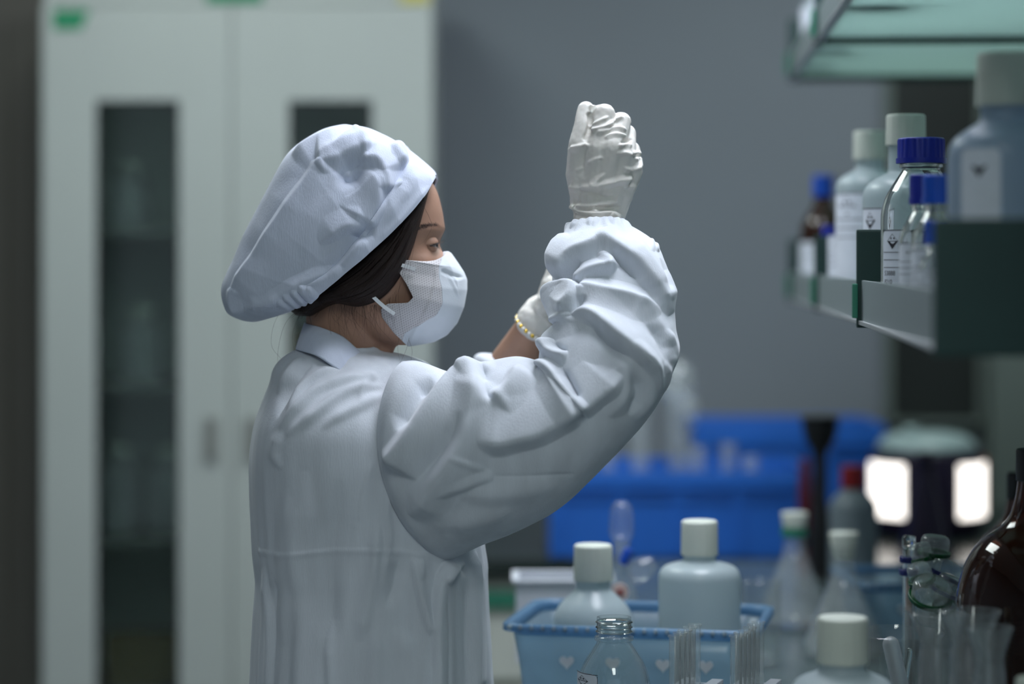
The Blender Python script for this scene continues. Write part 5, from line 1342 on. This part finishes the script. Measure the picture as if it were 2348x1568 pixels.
# glass stoppers with green rings, clustered
def stopper(px, py, Y, R, tilt, roll, ringm, lb):
    c = P(px, py, Y)
    e = empty('glass_stopper', c, lb, 'stopper', 'coloured-ring glass stoppers'); e.rotation_euler = (tilt, roll, 0)
    lathe('glass_head', round_prof([(0, .026), (R, .026, R * .5), (R, .004, R * .4), (R * .6, -.004, .003), (R * .5, -.03, .002), (0, -.03)], 6), M['stopglass'], e, 28)
    lathe('colour_ring', round_prof([(R * .9, .0015), (R * 1.14, .0015, .001), (R * 1.14, .0065, .001), (R * .9, .0065), (R * .9, .0015)]), ringm, e, 28)
    return e
cup = beaker(B(2142, 2.98), .036, .165, 'glass beaker full of coloured-ring stoppers', group='glass beakers')
stp = [(2141, 1275, 2.985, .018, .1, .1, 'greenring', 'topmost tall clear stopper with green ring'), (2118, 1292, 2.975, .013, -.2, -.2, 'greenring', 'small stopper with green ring left of the topmost one'),
       (2116, 1338, 2.955, .0150, .2, -.3, 'greenring', 'clear stopper with green ring on the left of the heap'), (2160, 1330, 2.985, .0200, -.1, .5, 'bluering', 'wide clear stopper with navy ring right in the heap'),
       (2132, 1375, 2.945, .0240, .5, .1, 'greenring', 'largest clear stopper with green ring low in the heap'), (2165, 1365, 2.955, .016, .1, .4, 'bluering', 'stopper with navy ring beside the largest one'), (2168, 1395, 2.945, .014, .6, -.2, 'greenring', 'small stopper with green ring at the bottom of the heap'), (2185, 1390, 2.975, .013, .4, .4, 'bluering', 'small stopper with navy ring touching the amber bottle')]
for px, py, Y, R, a, b, rm, lb in stp: stopper(px, py, Y, R, a, b, M[rm], lb)
bu = empty('glass_burette', B(2084, 3.04), 'slim glass burette with two navy rings beside the stoppers', 'burette')
hb = ZP(1262, 3.04) - BZ
lathe('glass_wall', [(0, .002), (.008, .0), (.008, hb), (.006, hb), (.006, .004), (0, .004)], M['glass'], bu, 20)
lathe('inner_stem', [(0, .005), (.0042, .005), (.0042, hb - .035), (0, hb - .035)], M['peach'], bu, 14)
for zz in (hb - .012, hb - .028): lathe('navy_ring', round_prof([(.0081, zz - .004), (.0125, zz - .004, .002), (.0125, zz + .004, .002), (.0081, zz + .004), (.0081, zz - .004)]), M['bluering'], bu, 20)
lathe('tip_stopper', round_prof([(0, hb + .018), (.0085, hb + .018, .004), (.0085, hb + .003, .002), (.0055, hb + .001), (.0055, hb - .008), (0, hb - .008)]), M['glass'], bu, 20)
# conical flasks further back
erlenmeyer(B(1822, 3.92), .060, .168, .0175, 'conical flask with ivory stopper and green band beside the black funnel', .018, M['mgreen'])
erlenmeyer(B(1935, 3.62), .062, .168, .0180, 'conical flask with ivory stopper in front of the red-capped bottle', .020)
hdpe_bottle(B(1957, 4.42), .044, .218, .0230, .040, 'grey squeeze bottle with red cap on the far end of the bench', M['greyplastic'], cap=M['red'], sh=.9, neckH=.004, group='squeeze bottles', name='squeeze_bottle')
bf_ = empty('black_funnel', B(1880, 4.52), 'tall black funnel on a stem in front of the blue crates', 'funnel')
lathe('funnel_cone', round_prof([(.0, .30), (.034, .302), (.036, .300), (.030, .262, .01), (.013, .232, .01), (.013, .225), (0, .225)]), M['black'], bf_, 28)
lathe('stem', round_prof([(0, .226), (.013, .226), (.014, .15), (.020, .10, .02), (.021, .01), (.034, .006), (.034, 0), (0, 0)]), M['black'], bf_, 28)
rb = empty('red_handled_brush', B(1846, 4.60), 'dark red brush handle standing beside the black funnel', 'brush')
lathe('handle', round_prof([(0, .215), (.010, .215, .004), (.014, .14, .01), (.012, .05), (.016, .0), (0, 0)]), M['darkred'], rb, 20)
lathe('collar', round_prof([(.0125, .052), (.0165, .052, .001), (.0165, .07, .001), (.0125, .07), (.0125, .052)]), M['black'], rb, 20)

# round instrument with two warm white emissive patches on the far counter
YI = 5.24
il = empty('round_instrument', (XP(2125, YI), YI, BZ + .001), 'round instrument with pale lid and two bright emissive patches on the far counter', 'instrument')
s_ = YI / F
Hi = ZP(985, YI) - BZ
lathe('housing', round_prof([(0, .0), (.115, .0, .01), (.122, .03), (.122, Hi - .06), (.118, Hi - .045, .01), (0, Hi - .045)]), M['purple'], il, 48)
lathe('lid', round_prof([(0, Hi - .044), (.110, Hi - .044, .01), (.098, Hi - .018, .014), (.055, Hi - .006, .01), (0, Hi - .004)]), M['teal'], il, 48)
lathe('lid_knob', round_prof([(0, Hi + .008), (.016, Hi + .008, .006), (.018, Hi - .004, .004), (0, Hi - .006)]), M['teal'], il, 24, loc=(-.04, -.03, .0))
def curved_patch(a0, a1, z0, z1, nm='emissive_patch', m=None):
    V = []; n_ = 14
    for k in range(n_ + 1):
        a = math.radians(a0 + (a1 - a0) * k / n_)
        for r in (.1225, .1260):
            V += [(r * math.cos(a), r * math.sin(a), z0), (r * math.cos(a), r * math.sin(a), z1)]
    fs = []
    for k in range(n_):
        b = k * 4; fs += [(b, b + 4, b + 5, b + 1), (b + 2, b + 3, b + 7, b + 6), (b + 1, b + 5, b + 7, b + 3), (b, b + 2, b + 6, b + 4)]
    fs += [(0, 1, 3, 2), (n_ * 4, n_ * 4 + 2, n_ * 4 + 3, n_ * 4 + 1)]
    o = mesh_obj(nm, V, fs, m or M['warmemit'], il, False); fix_normals(o); return o
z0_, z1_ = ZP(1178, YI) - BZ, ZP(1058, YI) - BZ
curved_patch(-172, -122, z0_, z1_); curved_patch(-66, -18, z0_, z1_); curved_patch(-17, -6, z0_ + .01, z1_ + .01, 'orange_trim', M['orange'])
cn = empty('dark_cone_bottle', B(2122, 4.70), 'dark purple cone shaped bottle in front of the round instrument', 'bottle')
lathe('body', round_prof([(0, 0), (.052, 0, .006), (.052, .02, .006), (.018, .165, .02), (.014, .19), (.0, .19)]), M['purple'], cn, 32)
lathe('cap', round_prof([(0, .222), (.016, .222, .004), (.017, .19, .002), (0, .19)]), M['purple'], cn, 24)
# white cap bottom right
hdpe_bottle(B(2362, 2.36), .020, .19, .0140, .03, 'small white bottle cut off by the right edge', group='white plastic bottles on the bench', sh=.5)

# ------------------------------------------------------------------ things inside the cabinet
def cabinet_item(kind, px, z, lb, w=.06, h=.16, m='frosted'):
    x = cx_(px); y = YC + .18
    if kind == 'jar': 
        e = empty('storage_jar', (x, y, z + .0155), lb, 'jar', 'glassware in the cabinet')
        lathe('glass_wall', round_prof([(0, .003), (w * .9, 0, .006), (w, .01, .01), (w, h * .7, w * .5), (w * .5, h * .84, .01), (w * .5, h * .9), (0, h * .9)]), M[m], e, 24)
        lathe('lid', round_prof([(0, h), (w * .55, h, .004), (w * .55, h * .9), (0, h * .9)]), M['hdpecap'], e, 24)
    else:
        e = empty('carton', (x, y, z + .0155), lb, 'carton', 'cartons in the cabinet')
        boxes('carton_body', [(-w, w, -.05, .05, 0, h)], M[m], e, .003); boxes('carton_flap', [(-w, w, -.052, .0, h, h + .003)], M[m], e, .001)
cabinet_item('jar', 245, .80, 'cloudy jar left behind the cabinet glass at waist height', .045, .20)
cabinet_item('jar', 365, .80, 'wide cloudy jar right behind the cabinet glass at waist height', .055, .20)
cabinet_item('jar', 300, 1.15, 'cloudy jar behind the left cabinet window at chest height', .05, .17)
cabinet_item('jar', 270, 1.5, 'cloudy jar high behind the left cabinet window', .045, .15)
cabinet_item('jar', 740, 1.5, 'cloudy jar high behind the right cabinet window', .05, .16)
cabinet_item('box', 310, .45, 'brown carton low behind the left cabinet window', .09, .12, 'wood')
cabinet_item('box', 720, 1.15, 'brown carton behind the right cabinet window', .07, .12, 'wood')
